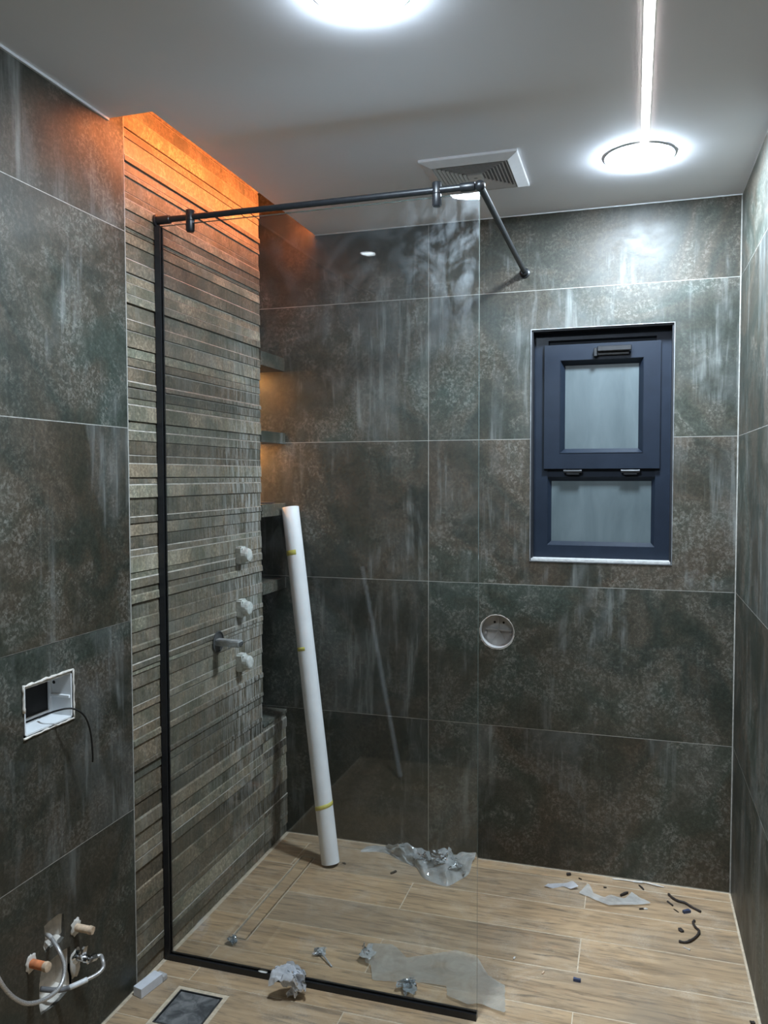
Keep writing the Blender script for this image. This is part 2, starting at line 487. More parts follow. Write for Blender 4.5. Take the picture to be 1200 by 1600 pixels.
WX0, WX1, WZ0, WZ1 = 1.0909, 1.6439, 1.2785, 2.2235
JB = (0.957, 0.977, 0.0725)
jhole = circle(*JB, jag=0.0012)
TT = 0.0005       # how far tile faces stand proud of the grout
XC = 0.6626
g = 0.0013
bm = bmesh.new()
# backing (pale grout) with the same openings
box(bm, -0.45, WX0, TT, 0.22, 1.2, 3.0); box(bm, WX1, W + 0.1, TT, 0.22, 1.2, 3.0)
box(bm, WX0, WX1, TT, 0.22, WZ1, 3.0); box(bm, WX0, WX1, TT, 0.22, 1.2, WZ0)
holed(bm, BACK, (0.7, 1.2, 0.7, 1.2), [(JB[0] + 1.02 * (a - JB[0]), JB[1] + 1.02 * (b - JB[1])) for a, b in jhole], TT, 0.22)
box(bm, -0.45, 0.7, TT, 0.22, -0.1, 1.2); box(bm, 1.2, W + 0.1, TT, 0.22, -0.1, 1.2); box(bm, 0.7, 1.2, TT, 0.22, -0.1, 0.7)
wall_back = struct(mk('wall_back', bm, M_grout), 'dark oxidised-metal tile wall with the window', 'wall')
rows = [0.002] + SEAMS + [H - 0.002]
for i in range(5):
    z0, z1 = rows[i] + g, rows[i + 1] - g
    # left column
    b = bmesh.new()
    zz1 = 2.98 if i == 4 else z1
    box(b, -0.40, XC - g, 0.0, 0.012, z0, z1)
    if i == 4: box(b, -0.40, XS, 0.0, 0.012, z1, 2.9)
    mk('wall_tile', b, M_tile, wall_back)
    b = bmesh.new()
    x0, x1 = XC + g, W - 0.004
    if i == 1:
        holed(b, BACK, (x0, x1, z0, z1), jhole, 0.0, 0.012)
    elif i == 2:
        prism(b, [(x0, z0), (x1, z0), (x1, z1), (WX1, z1), (WX1, WZ0), (WX0, WZ0), (WX0, z1), (x0, z1)], BACK, 0.0, 0.012)
    elif i == 3:
        prism(b, [(x0, z0), (WX0, z0), (WX0, WZ1), (WX1, WZ1), (WX1, z0), (x1, z0), (x1, z1), (x0, z1)], BACK, 0.0, 0.012)
    else:
        box(b, x0, x1, 0.0, 0.012, z0, z1)
    mk('wall_tile', b, M_tile, wall_back)

# right wall
bm = newbox(W + TT, W + 0.2, -4.5, 0.1, -0.1, 3.0)
wall_right = struct(mk('wall_right', bm, M_grout), 'dark tiled wall at the right edge', 'wall')
ys = [-0.003, -1.2, -2.4, -3.6, -4.5]
for i in range(5):
    for a, c in zip(ys, ys[1:]):
        mk('wall_tile', newbox(W, W + 0.012, c + g, a - g, rows[i] + g, rows[i + 1] - g), M_tile, wall_right)

# left plain wall with the openings for the electrical box and the plumbing
sq_hole = [(-1.650, 0.953), (-1.602, 0.9535), (-1.555, 0.9525), (-1.50, 0.954), (-1.457, 0.953), (-1.4565, 0.99), (-1.458, 1.03), (-1.456, 1.06), (-1.457, 1.090), (-1.50, 1.0885), (-1.55, 1.090), (-1.61, 1.0875), (-1.648, 1.088), (-1.6505, 1.05), (-1.647, 1.01), (-1.6515, 0.98)]
holeA = [(-1.532, 0.429), (-1.511, 0.419), (-1.510, 0.379), (-1.511, 0.352), (-1.529, 0.347), (-1.546, 0.353), (-1.565, 0.354), (-1.586, 0.351), (-1.594, 0.372), (-1.587, 0.39), (-1.589, 0.425), (-1.571, 0.429)]
holeB = [(-1.523, 0.319), (-1.488, 0.313), (-1.486, 0.26), (-1.486, 0.198), (-1.505, 0.191), (-1.554, 0.185), (-1.608, 0.193), (-1.614, 0.219), (-1.612, 0.288), (-1.602, 0.313), (-1.574, 0.318), (-1.544, 0.319)]
XP = -0.002
yA, yB = -2.378, YP
def left_cells(b, d0, d1, row, grow=1.0):
    gr = lambda h: [(sum(p[0] for p in h) / len(h) * (1 - grow) + a * grow, sum(p[1] for p in h) / len(h) * (1 - grow) + c * grow) for a, c in h]
    z0, z1 = rows[row] + g, rows[row + 1] - g
    if row == 0:
        holed(b, LEFT, (yA + g, yB - g, z0, 0.334), gr(holeB), d0, d1)
        holed(b, LEFT, (yA + g, yB - g, 0.334, z1), gr(holeA), d0, d1)
    elif row == 1:
        holed(b, LEFT, (yA + g, yB - g, z0, z1), gr(sq_hole), d0, d1)
bm = bmesh.new()
box(bm, -0.40, XP - TT, -4.5, yA, -0.1, 3.0)
box(bm, -0.40, XP - TT, yA, yB - 0.0005, 1.18, 3.0)
box(bm, -0.40, XP - TT, yA, yB - 0.0005, -0.1, 0.006)
box(bm, -0.40, XP - TT, yA, yB - 0.0005, 0.577, 0.583)
left_cells(bm, XP - TT, -0.16, 0, 1.0); left_cells(bm, XP - TT, -0.16, 1, 1.0)
wall_left = struct(mk('wall_left', bm, M_grout), 'plain dark oxide tile wall with open box and plumbing', 'wall')
for i in range(5):
    z0, z1 = rows[i] + g, rows[i + 1] - g
    b = bmesh.new()
    if i < 2: left_cells(b, XP, XP - 0.012, i)
    else: box(b, XP - 0.012, XP, yA + g, yB - g, z0, z1 if i < 4 else z1)
    if i == 4: box(b, XP - 0.012, XP, YS + 0.001, yB - g, z1, 2.9)
    mk('wall_tile', b, M_tile, wall_left)
    for a, c in ((yA, -3.578), (-3.578, -4.5)):
        mk('wall_tile', newbox(XP - 0.012, XP, c + g, a - g, z0, z1), M_tile, wall_left)
# rough plaster pockets behind the plumbing openings
for hole, dep in ((holeA, 0.045), (holeB, 0.055)):
    ca = sum(p[0] for p in hole) / len(hole); cb = sum(p[1] for p in hole) / len(hole)
    b = bmesh.new(); rings = []
    for s, d in ((1.0, -0.010), (0.96, -0.02), (0.80, -dep * 0.8), (0.45, -dep), (0.0, -dep - 0.004)):
        rings.append([b.verts.new((d + random.uniform(-0.002, 0.002), ca + (a - ca) * s + random.uniform(-0.002, 0.002), cb + (c - cb) * s + random.uniform(-0.002, 0.002))) for a, c in hole])
    for A, B in zip(rings, rings[1:]):
        for k in range(len(A)):
            b.faces.new((A[k], A[(k + 1) % len(A)], B[(k + 1) % len(A)], B[k]))
    mk('plaster_pocket', b, M_plaster, wall_left, label='rough white plaster in the chased opening')
# dark gap at the back of the big plumbing pocket
b = bmesh.new(); lathe(b, [(0.0, 0.0), (0.012, 0.0), (0.019, -0.003)], (-0.030, -1.592, 0.272), (1, 0, 0), 16, cap=False)
for v in b.verts: v.co.z = 0.272 + (v.co.z - 0.272) * 2.0
mk('cavity_gap', b, M_dark, wall_left)

# ribbed wall: one strip after another, uneven in height and depth
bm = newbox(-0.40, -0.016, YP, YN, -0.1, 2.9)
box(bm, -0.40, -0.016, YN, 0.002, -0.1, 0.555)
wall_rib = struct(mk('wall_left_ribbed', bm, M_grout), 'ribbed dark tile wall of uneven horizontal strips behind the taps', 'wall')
ZS = [0.004, 0.045, 0.085, 0.105, 0.165, 0.185, 0.25, 0.311, 0.375, 0.41, 0.445, 0.492, 0.537, 0.588, 0.607, 0.667, 0.698, 0.714, 0.777, 0.796, 0.831, 0.882, 0.904, 0.96, 1.005, 1.02, 1.042, 1.077, 1.096, 1.14, 1.181, 1.231, 1.256, 1.278, 1.309, 1.328, 1.38, 1.402, 1.443, 1.483, 1.504, 1.563, 1.607, 1.628, 1.672, 1.699, 1.743, 1.776, 1.804, 1.857, 1.875, 1.909, 1.927, 1.974, 2.001, 2.032, 2.084, 2.118, 2.167, 2.195, 2.23, 2.26, 2.305, 2.349, 2.384, 2.397, 2.426, 2.451, 2.486, 2.506, 2.552, 2.568, 2.596, 2.618, 2.67, 2.697, 2.75, 2.80, 2.895]
rs = random.Random(3)
depth_prev = -0.004
strips = []
for z0, z1 in zip(ZS, ZS[1:]):
    h = z1 - z0
    while True:
        d = rs.choice([-0.006, -0.0045, -0.003, -0.0015, 0.0]) + (0.001 if h < 0.025 else -0.001)
        if abs(d - depth_prev) > 0.0012: break
    depth_prev = d
    tilt = rs.choice([0.0, 0.001, 0.0015, 0.002, 0.003])
    strips.append((z0, z1, d, tilt))
def rib(y0, y1, z0, z1, d, tilt):
    b = bmesh.new()
    c = min(0.0060, (z1 - z0) * 0.3) * rs.uniform(0.45, 1.0)
    prism(b, [(-0.018, z0), (d, z0), (d - tilt * 0.6, z1 - c), (d - tilt * 0.6 - c * 0.8, z1), (-0.018, z1)], lambda a, q, dd: (a, dd, q), y0, y1)
    b.normal_update()
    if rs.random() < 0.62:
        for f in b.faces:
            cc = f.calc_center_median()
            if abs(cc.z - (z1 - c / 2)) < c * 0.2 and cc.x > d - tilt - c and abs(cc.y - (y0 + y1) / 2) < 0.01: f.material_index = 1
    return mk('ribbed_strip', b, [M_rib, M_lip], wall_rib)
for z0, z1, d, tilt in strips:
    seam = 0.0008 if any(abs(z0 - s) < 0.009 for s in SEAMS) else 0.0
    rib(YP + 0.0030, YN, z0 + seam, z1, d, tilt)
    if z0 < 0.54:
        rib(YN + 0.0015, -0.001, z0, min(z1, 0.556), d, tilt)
mk('grout_line', newbox(-0.02, -0.0015, YP - 0.0012, YP + 0.0030, 0.002, H + 0.2), M_grout, wall_rib)
mk('grout_line', newbox(-0.02, -0.004, YN, YN + 0.0015, 0.002, 0.556), M_grout, wall_rib)
# tiled ledge on the low box in the niche
mk('ledge_top', newbox(-0.34, 0.0, YN, -0.001, 0.556, 0.571, bev=0.001), M_shelf, wall_rib, label='dark tile top of the low ledge')
# inner sides of the niche
mk('niche_lining', newbox(-0.40, -0.33, YN - 0.001, 0.002, 0.55, 2.9), M_tile, wall_rib)

# front wall with the doorway the picture is taken from
bm = bmesh.new()
box(bm, -0.05, 1.02, FRONT - 0.12, FRONT, -0.1, 2.75)
box(bm, 1.02, W + 0.05, FRONT - 0.12, FRONT, 2.15, 2.75)
wall_front = struct(mk('wall_front', bm, M_tile), 'dark tile wall with the doorway opposite the shower', 'wall')
bm = newbox(-0.4, W + 0.2, -4.6, -4.5, -0.1, 3.0)
struct(mk('wall_hall', bm, plain('hall_paint', (0.55, 0.53, 0.50), 0.8)), 'plain painted wall of the hall beyond the doorway', 'wall')

# ------------------------------------------------------------------ ceiling
bm = bmesh.new()
prism(bm, [(-0.05, -4.5), (W + 0.1, -4.5), (W + 0.1, 0.05), (XS, 0.05), (XS, YS), (-0.05, YS)], FLAT, H, H + 0.05)
ceiling = struct(mk('ceiling', bm, M_ceil), 'matt white dropped ceiling with a slot beside the ribbed wall', 'ceiling')
mk('slot_top', newbox(-0.4, 0.6, -1.6, 0.05, 2.895, 2.95), M_ceil, ceiling)
mk('slot_end', newbox(-0.05, 0.3, YS - 0.06, YS - 0.05, H + 0.05, 2.9), M_ceil, ceiling)
mk('slot_side', newbox(0.30, 0.31, YS - 0.06, 0.05, H + 0.05, 2.9), M_ceil, ceiling)

struct(mk('trim_1', newbox(XP, 0.005, FRONT, YS, H - 0.007, H), M_white), 'thin white caulk line between left wall and ceiling', 'trim')
struct(mk('trim_2', newbox(XS, W, -0.003, 0.0, H - 0.0035, H), M_white), 'thin pale caulk line between back wall and ceiling', 'trim')
# ------------------------------------------------------------------ lamps
def round_lamp(loc, label, scale=1.0):
    x, y = loc
    R = 0.113 * scale
    t = thing('ceiling_lamp', label, 'lamp', (x, y, H), 'round ceiling lamps')
    b = bmesh.new(); lathe(b, [(R * 0.9, 0.0), (R, 0.0), (R + 0.0006, 0.004), (R - 0.002, 0.0055), (R * 0.9, 0.0055)], (x, y, H), (0, 0, -1), 72, cap=False)
    mk('rim', b, plain('lamp_rim_grey', (0.45, 0.46, 0.48), 0.5), t, smooth=True)
    b = bmesh.new()
    lathe(b, [(R - 0.003, 0.0055), (R - 0.006, 0.0085), (R - 0.014, 0.0108), (R * 0.6, 0.0125), (0.0, 0.0130)], (x, y, H), (0, 0, -1), 48, cap=False)
    mk('diffuser', b, E_lamp, t, smooth='all', label='glowing white lamp diffuser')
    return t
round_lamp((1.502, -0.497), 'round white ceiling lamp at the end of the light line')
round_lamp((0.920, -1.640), 'round white ceiling lamp cut off by the top of the picture')
t = thing('linear_lamp', 'thin glowing light line set into the ceiling running to the round lamp', 'lamp', (1.517, -1.6, H))
mk('profile', newbox(1.504, 1.530, -2.75, -0.612, H - 0.0012, H + 0.01), M_white, t)
mk('diffuser', newbox(1.506, 1.528, -2.745, -0.614, H - 0.0022, H - 0.0008), E_line, t, label='glowing white diffuser')
t = thing('led_tape', 'hidden warm light tape in the ceiling slot over the ribbed wall', 'lamp', (XS, -0.6, H + 0.05))
mk('tape', newbox(XS - 0.001, XS, YS + 0.02, -0.02, H + 0.014, H + 0.026), M_white, t)
mk('leds', newbox(XS - 0.002, XS - 0.001, YS + 0.02, -0.02, H + 0.015, H + 0.025), E_cove, t)
t = thing('spot_lamp', 'small round ceiling spot mirrored in the glass screen', 'lamp', (0.284, -2.356, H))
b = bmesh.new(); lathe(b, [(0.046, 0.0), (0.046, 0.004), (0.036, 0.006), (0.034, 0.002)], (0.284, -2.356, H), (0, 0, -1), 32, cap=False)
mk('ring', b, M_white, t, smooth=True)
b = bmesh.new(); lathe(b, [(0.034, 0.003), (0.0, 0.003)], (0.284, -2.356, H), (0, 0, -1), 32, cap=False)
mk('diffuser', b, E_spot, t)

# exhaust vent
vx0, vx1, vy0, vy1 = 0.793, 1.124, -0.676, -0.345
vc = ((vx0 + vx1) / 2, (vy0 + vy1) / 2)
vh = (vx1 - vx0) / 2
vent = thing('exhaust_vent', 'square white exhaust fan grille of nested louvres in the ceiling', 'vent', (vc[0], vc[1], H))
def sqring(b, prof):
    rings = []
    for r, d in prof:
        rings.append([b.verts.new((vc[0] + sx * r, vc[1] + sy * r, H - d)) for sx, sy in ((-1, -1), (1, -1), (1, 1), (-1, 1))])
    for A, B in zip(rings, rings[1:]):
        for k in range(4): b.faces.new((A[k], A[(k + 1) % 4], B[(k + 1) % 4], B[k]))
b = bmesh.new(); sqring(b, [(vh, 0.0), (vh, 0.007), (vh - 0.002, 0.009), (vh - 0.036, 0.020), (vh - 0.038, 0.020), (vh - 0.040, 0.004)])
mk('frame', b, M_vent, vent)
b = newbox(vc[0] - 0.125, vc[0] + 0.125, vc[1] - 0.125, vc[1] + 0.125, H - 0.003, H)
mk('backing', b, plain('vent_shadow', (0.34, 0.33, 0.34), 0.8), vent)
nl = 8
for k in range(nl):
    r = 0.124 - k * 0.0122
    b = bmesh.new(); sqring(b, [(r, 0.019), (r - 0.0068, 0.013), (r - 0.0068, 0.0115), (r, 0.0175), (r, 0.019)])
    mk('louvre', b, M_vent, vent)
b = newbox(vc[0] - 0.026, vc[0] + 0.026, vc[1] - 0.026, vc[1] + 0.026, H - 0.0195, H - 0.013, bev=0.001)
pl = mk('centre_plate', b, M_vent, vent)
b = bmesh.new(); lathe(b, [(0.007, 0.0), (0.0, 0.0)], (vc[0], vc[1], H - 0.0198), (0, 0, -1), 20, cap=False)
for v in b.verts: v.co.y = vc[1] + (v.co.y - vc[1]) * 0.7
mk('maker_mark', b, plain('grey_mark', (0.25, 0.25, 0.26), 0.5), pl)

# ------------------------------------------------------------------ window
win = bpy.data.objects.new('window_1', None); COL.objects.link(win); win.location = ((WX0 + WX1) / 2, 0.06, WZ0); win['_loc'] = tuple(win.location)
struct(win, 'dark navy aluminium window with tilting top sash and frosted panes', 'window')
def rect_frame(b, x0, x1, z0, z1, w, y0, y1, bev=0.0):
    """mitred frame of four bars"""
    o = [(x0, z0), (x1, z0), (x1, z1), (x0, z1)]; i = [(x0 + w, z0 + w), (x1 - w, z0 + w), (x1 - w, z1 - w), (x0 + w, z1 - w)]
    for k in range(4):
        j = (k + 1) % 4
        prism(b, [o[k], o[j], i[j], i[k]], BACK, y0, y1)
b = bmesh.new(); rect_frame(b, WX0, WX1, WZ0, WZ1, 0.0028, -0.0035, 0.014); mk('edge_trim', b, plain('dull_trim', (0.32, 0.33, 0.34), 0.4, 0.6, var=0.35, scale=25), win, label='silver edge trim')
b = bmesh.new(); rect_frame(b, WX0 + 0.0032, WX1 - 0.0032, WZ0 + 0.0032, WZ1 - 0.0032, 0.006, 0.006, 0.07); mk('reveal_lining', b, M_alu if False else M_navyd, win)
mk('sill_strip', newbox(WX0 + 0.006, WX1 - 0.006, -0.002, 0.062, WZ0 + 0.004, WZ0 + 0.0125), plain('pale_sill', (0.46, 0.46, 0.45), 0.5, var=0.25, scale=60), win, label='pale metal sill strip')
b = bmesh.new()
fx0, fx1, fz0, fz1 = WX0 + 0.009, WX1 - 0.009, WZ0 + 0.012, WZ1 - 0.009
zt = 1.640
prism(b, [(fx0, fz0), (fx0 + 0.056, fz0 + 0.052), (fx0 + 0.056, fz1 - 0.03), (fx0, fz1)], BACK, 0.062, 0.12)
prism(b, [(fx1, fz0), (fx1 - 0.056, fz0 + 0.052), (fx1 - 0.056, fz1 - 0.03), (fx1, fz1)], BACK, 0.062, 0.12)
prism(b, [(fx0, fz0), (fx1, fz0), (fx1 - 0.056, fz0 + 0.052), (fx0 + 0.056, fz0 + 0.052)], BACK, 0.062, 0.12)
prism(b, [(fx0, fz1), (fx1, fz1), (fx1 - 0.056, fz1 - 0.03), (fx0 + 0.056, fz1 - 0.03)], BACK, 0.062, 0.12)
mk('frame', b, M_navy, win)
mk('transom', newbox(fx0 + 0.05, fx1 - 0.05, 0.066, 0.12, 1.622, 1.668, bev=0.002), M_navy, win)
# stepped bead of the fixed lower pane
def bead(b, x0, x1, z0, z1, w, ya, yb):
    o = [(x0, z0), (x1, z0), (x1, z1), (x0, z1)]; i = [(x0 + w, z0 + w), (x1 - w, z0 + w), (x1 - w, z1 - w), (x0 + w, z1 - w)]
    for k in range(4):
        j = (k + 1) % 4
        q = [b.verts.new((o[k][0], ya, o[k][1])), b.verts.new((o[j][0], ya, o[j][1])), b.verts.new((i[j][0], yb, i[j][1])), b.verts.new((i[k][0], yb, i[k][1]))]
        b.faces.new(q)
        q2 = [b.verts.new((o[k][0], 0.118, o[k][1])), b.verts.new((o[j][0], 0.118, o[j][1]))]
        b.faces.new((q[0], q2[0], q2[1], q[1]))
b = bmesh.new(); bead(b, 1.152, 1.583, 1.340, 1.626, 0.018, 0.064, 0.086); mk('glazing_bead', b, M_navy, win)
mk('pane', newbox(1.165, 1.570, 0.086, 0.092, 1.350, 1.618), M_frost, win, label='lower frosted pane')
b = bmesh.new()
sx0, sx1, sz0, sz1 = 1.1415, 1.5945, 1.6585, 2.1635
rect_frame(b, sx0, sx1, sz0, sz1, 0.066, 0.046, 0.10)
bmesh.ops.remove_doubles(b, verts=b.verts, dist=1e-5)
sash = mk('sash', b, M_navy, win, label='top-hung navy sash')
b = bmesh.new(); bead(b, sx0 + 0.064, sx1 - 0.064, sz0 + 0.064, sz1 - 0.064, 0.018, 0.044, 0.076); mk('glazing_bead', b, M_navy, sash)
b = bmesh.new(); rect_frame(b, sx0 - 0.001, sx1 + 0.001, sz0 - 0.001, sz1 + 0.001, 0.004, 0.056, 0.066); mk('gasket', b, M_navyd, sash)
mk('pane', newbox(sx0 + 0.075, sx1 - 0.075, 0.077, 0.083, sz0 + 0.075, sz1 - 0.075), M_frost, sash, label='upper frosted pane')
b = newbox(1.338, 1.352, 0.022, 0.046, 2.108, 2.142, bev=0.002); box(b, 1.352, 1.475, 0.034, 0.046, 2.113, 2.136, bev=0.002); box(b, 1.352, 1.484, 0.016, 0.030, 2.126, 2.148, bev=0.003)
mk('handle', b, M_black, sash, label='black lever handle')
for xc in (1.258, 1.484):
    b = bmesh.new()
    tube(b, [(xc - 0.034, 0.050, 1.648), (xc + 0.034, 0.050, 1.648)], 0.0065, 14)
    tube(b, [(xc - 0.036, 0.050, 1.648), (xc - 0.028, 0.050, 1.648)], 0.0075, 14)
    tube(b, [(xc + 0.028, 0.050, 1.648), (xc + 0.036, 0.050, 1.648)], 0.0075, 14)
    box(b, xc - 0.026, xc + 0.026, 0.048, 0.068, 1.634, 1.655, bev=0.001)
    mk('hinge', b, M_black, sash, smooth=True)

# ------------------------------------------------------------------ shower screen
scr = thing('shower_screen', 'frameless clear glass shower screen with black rail and floor channel', 'shower screen', (GW / 2, GY, 0))
ZT = 2.441
b = bmesh.new()
fs = box(b, 0.008, GW, GY - 0.005, GY + 0.005, 0.006, ZT)
b.normal_update()
for f in b.faces:
    c = f.calc_center_median()
    f.material_index = 0 if abs(c.y - GY) > 0.004 else 1
mk('glass_pane', b, [M_glass, M_gedge], scr, label='clear glass pane', recalc=True)
b = newbox(0.0, 0.020, GY - 0.011, GY - 0.0052, 0.0, 2.44); box(b, 0.0, 0.020, GY + 0.0052, GY + 0.011, 0.0, 2.44); box(b, 0.0, 0.007, GY - 0.0052, GY + 0.0052, 0.0, 2.44)
mk('wall_channel', b, M_black, scr, label='black upright channel at the wall')
b = newbox(0.020, GW, GY - 0.012, GY - 0.0052, 0.0, 0.020); box(b, 0.020, GW, GY + 0.0052, GY + 0.012, 0.0, 0.020); box(b, 0.020, GW, GY - 0.0052, GY + 0.0052, 0.0, 0.0055)
mk('floor_channel', b, M_black, scr, label='black floor channel')
ZB = 2.461
b = bmesh.new(); tube(b, [(0.012, GY, ZB), (1.045, GY, ZB)], 0.0095, 20)
rail = mk('top_rail', b, M_black, scr, smooth=True, label='black round top rail')
b = bmesh.new(); lathe(b, [(0.020, 0.0), (0.020, 0.004), (0.0135, 0.006), (0.0135, 0.052), (0.0115, 0.054)], (0.0005, GY, ZB), (1, 0, 0), 28)
mk('wall_flange', b, M_black, rail, smooth=True)
b = bmesh.new(); lathe(b, [(0.0115, 0), (0.0125, 0.002), (0.0125, 0.040), (0.0115, 0.042)], (1.008, GY, ZB), (1, 0, 0), 28)
mk('end_collar', b, M_black, rail, smooth=True)
for xc in (0.126, 0.938):
    b = bmesh.new()
    lathe(b, [(0.0125, 0.0), (0.0140, 0.002), (0.0140, 0.032), (0.0125, 0.0335), (0.0125, 0.0345), (0.0140, 0.036), (0.0140, 0.064), (0.011, 0.069), (0.0, 0.069)], (xc, GY, ZB + 0.022), (0, 0, -1), 28)
    mk('glass_clamp', b, M_black, scr, smooth=True)
b = bmesh.new()
bmesh.ops.create_uvsphere(b, u_segments=24, v_segments=16, radius=0.0155, matrix=Matrix.Translation((1.065, GY, ZB)))
mk('elbow', b, M_black, scr, smooth='all')
b = bmesh.new(); tube(b, [(1.065, GY + 0.008, ZB), (1.065, -0.012, 2.453)], 0.0098, 20)
arm = mk('support_arm', b, M_black, scr, smooth=True, label='black arm to the back wall')
b = bmesh.new(); lathe(b, [(0.0205, 0.0), (0.0205, 0.005), (0.0145, 0.008), (0.0145, 0.030), (0.0115, 0.033)], (1.065, -0.0005, 2.452), (0, -1, 0), 28)
mk('wall_flange', b, M_black, arm, smooth=True)
b = bmesh.new()
bmesh.ops.create_icosphere(b, subdivisions=2, radius=0.008, matrix=Matrix.Translation((0.362, GY - 0.003, 0.0215)))
for v in b.verts:
    v.co.x = 0.362 + (v.co.x - 0.362) * 2.2 + random.uniform(-0.002, 0.002); v.co.z = max(0.0195, 0.0205 + (v.co.z - 0.0215) * 0.35)
mk('sealant_blob', b, M_scrap, scr, label='white smear on the floor channel')

# ------------------------------------------------------------------ niche shelves and their light
for k, (z0, z1, lab) in enumerate([(2.098, 2.155, 'topmost dark tiled niche shelf'), (1.775, 1.822, 'second niche shelf from the top, greenish front edge'), (1.458, 1.509, 'third niche shelf from the top, beside the tube end'), (1.127, 1.173, 'lowest dark tiled niche shelf above the ledge')]):
    t = thing('niche_shelf', lab, 'shelf', (-0.16, -0.12, z0), 'niche shelves')
    mk('slab', newbox(-0.33, -0.006, YN + 0.0015, -0.001, z0, z1), M_shelf, t)
    mk('front_tile', newbox(-0.006, 0.001, YN + 0.0015, -0.001, z0 - 0.001, z1 + 0.001, bev=0.0006), M_shelf, t)
for z, lab in ((2.094, 'hidden warm light tape under the topmost niche shelf'), (1.771, 'hidden warm light tape under the second niche shelf')):
    t = thing('led_tape', lab, 'lamp', (-0.19, -0.12, z))
    mk('tape', newbox(-0.206, -0.194, -0.235, -0.02, z + 0.0015, z + 0.0038), M_white, t)
    mk('leds', newbox(-0.205, -0.195, -0.235, -0.02, z, z + 0.0015), E_niche, t)
b = bmesh.new(); prism(b, [(-0.10, -0.13), (-0.045, -0.16), (-0.015, -0.11), (-0.03, -0.05), (-0.085, -0.06)], FLAT, 1.5105, 1.516)
tag(mk('tile_chip', b, M_dirtchip), 'thin dark offcut lying on the third niche shelf', 'offcut')

# ------------------------------------------------------------------ leaning tube
A, B = Vector((0.300, -0.236, 0.0)), Vector((0.0432, -0.046, 1.492))
ax = (B - A).normalized(); R = 0.0380
A = A + ax * (R * math.hypot(ax.x, ax.y) / 1.0)
t = thing('paper_tube', 'long white tube with yellow tape leaning on the third shelf', 'tube', tuple(A))
b = bmesh.new()
L = (B - A).length
lathe(b, [(R - 0.003, 0.0), (R, 0.0), (R, L * 0.35), (R, L * 0.7), (R, L), (R - 0.003, L), (R - 0.003, 0.0)], A, ax, 48, cap=False)
body = mk('tube_body', b, M_card, t, smooth=True)
def band(frac, w, a0, a1, skew=0.0):
    b = bmesh.new()
    u = ax.cross(Vector((0, 0, 1))).normalized(); v = ax.cross(u)
    n = 24; ra = []
    for k in range(n + 1):
        q = a0 + (a1 - a0) * k / n
        c = A + ax * (L * frac + skew * (k / n - 0.5)); e = (u * math.cos(q) + v * math.sin(q))
        ra.append([b.verts.new(c + e * (R + 0.0004) - ax * w / 2), b.verts.new(c + e * (R + 0.0009) - ax * w / 2 * 0.98), b.verts.new(c + e * (R + 0.0009) + ax * w / 2 * 0.98), b.verts.new(c + e * (R + 0.0004) + ax * w / 2)])
    for P, Q in zip(ra, ra[1:]):
        for i in range(3): b.faces.new((P[i], Q[i], Q[i + 1], P[i + 1]))
    mk('tape_band', b, M_tape, body, smooth='all', label='yellow tape band')
# angle of the side that faces the room
_u = ax.cross(Vector((0, 0, 1))).normalized(); _v = ax.cross(_u)
_c = (Vector((1.49, -3.33, 1.0)) - A); qf = math.atan2(_c.dot(_v), _c.dot(_u))
band(0.155, 0.017, qf - 1.55, qf + 1.6, 0.020)
sg = -1 if (_u * math.cos(qf + 1) + _v * math.sin(qf + 1)).dot(Vector((0.956, 0.294, 0))) > 0 else 1
band(0.590, 0.016, qf + sg * 1.5, qf + sg * 0.15)
band(0.866, 0.022, qf + sg * 1.6, qf - sg * 0.1)

# ------------------------------------------------------------------ taps on the ribbed wall
def valve_cap(y, z, lab, seed):
    r = random.Random(seed)
    t = thing('valve_stub', lab, 'valve', (0, y, z), 'limescaled valve stubs')
    b = newbox(-0.012, 0.024, y - 0.024, y + 0.024, z - 0.036, z + 0.034, bev=0.006, seg=3)
    for v in b.verts: v.co += Vector((r.uniform(-1, 1), r.uniform(-1, 1), r.uniform(-1, 1))) * 0.0008
    mk('plaster_guard', b, M_cap, t)
    b = bmesh.new(); lathe(b, [(0.022, 0.0), (0.027, 0.004), (0.027, 0.024), (0.024, 0.030), (0.018, 0.032), (0.0, 0.033)], (0.016, y, z), (1, 0, 0), 20)
    for v in b.verts: v.co += Vector((r.uniform(-1, 1), r.uniform(-1, 1), r.uniform(-1, 1))) * 0.0007
    mk('cap', b, M_cap, t)
valve_cap(-0.452, 1.318, 'whitish limescaled valve cap, highest of the three', 1)
valve_cap(-0.452, 1.106, 'whitish limescaled valve cap above the spout level, middle one', 2)
valve_cap(-0.452, 0.888, 'whitish limescaled valve cap below the spout, lowest of three', 3)
t = thing('bath_spout', 'flat chrome spout sticking out of a round wall hole', 'spout', (0, -0.63, 1.0))
b = bmesh.new(); lathe(b, [(0.040, 0.0), (0.041, 0.003), (0.037, 0.004), (0.035, -0.010), (0.0, -0.011)], (0.001, -0.632, 1.005), (1, 0, 0), 36)
mk('wall_ring', b, plain('dull_dark_metal', (0.06, 0.06, 0.06), 0.6, var=0.3), t, smooth=True)
b = newbox(-0.006, 0.098, -0.654, -0.616, 0.993, 1.017, bev=0.003, seg=2)
for v in b.verts:
    if v.co.x > 0.05: v.co.z -= 0.002
mk('spout_body', b, M_steel, t, smooth=True)
b = newbox(0.098, 0.1, -0.649, -0.621, 0.996, 1.010); mk('outlet', b, M_dark, t)

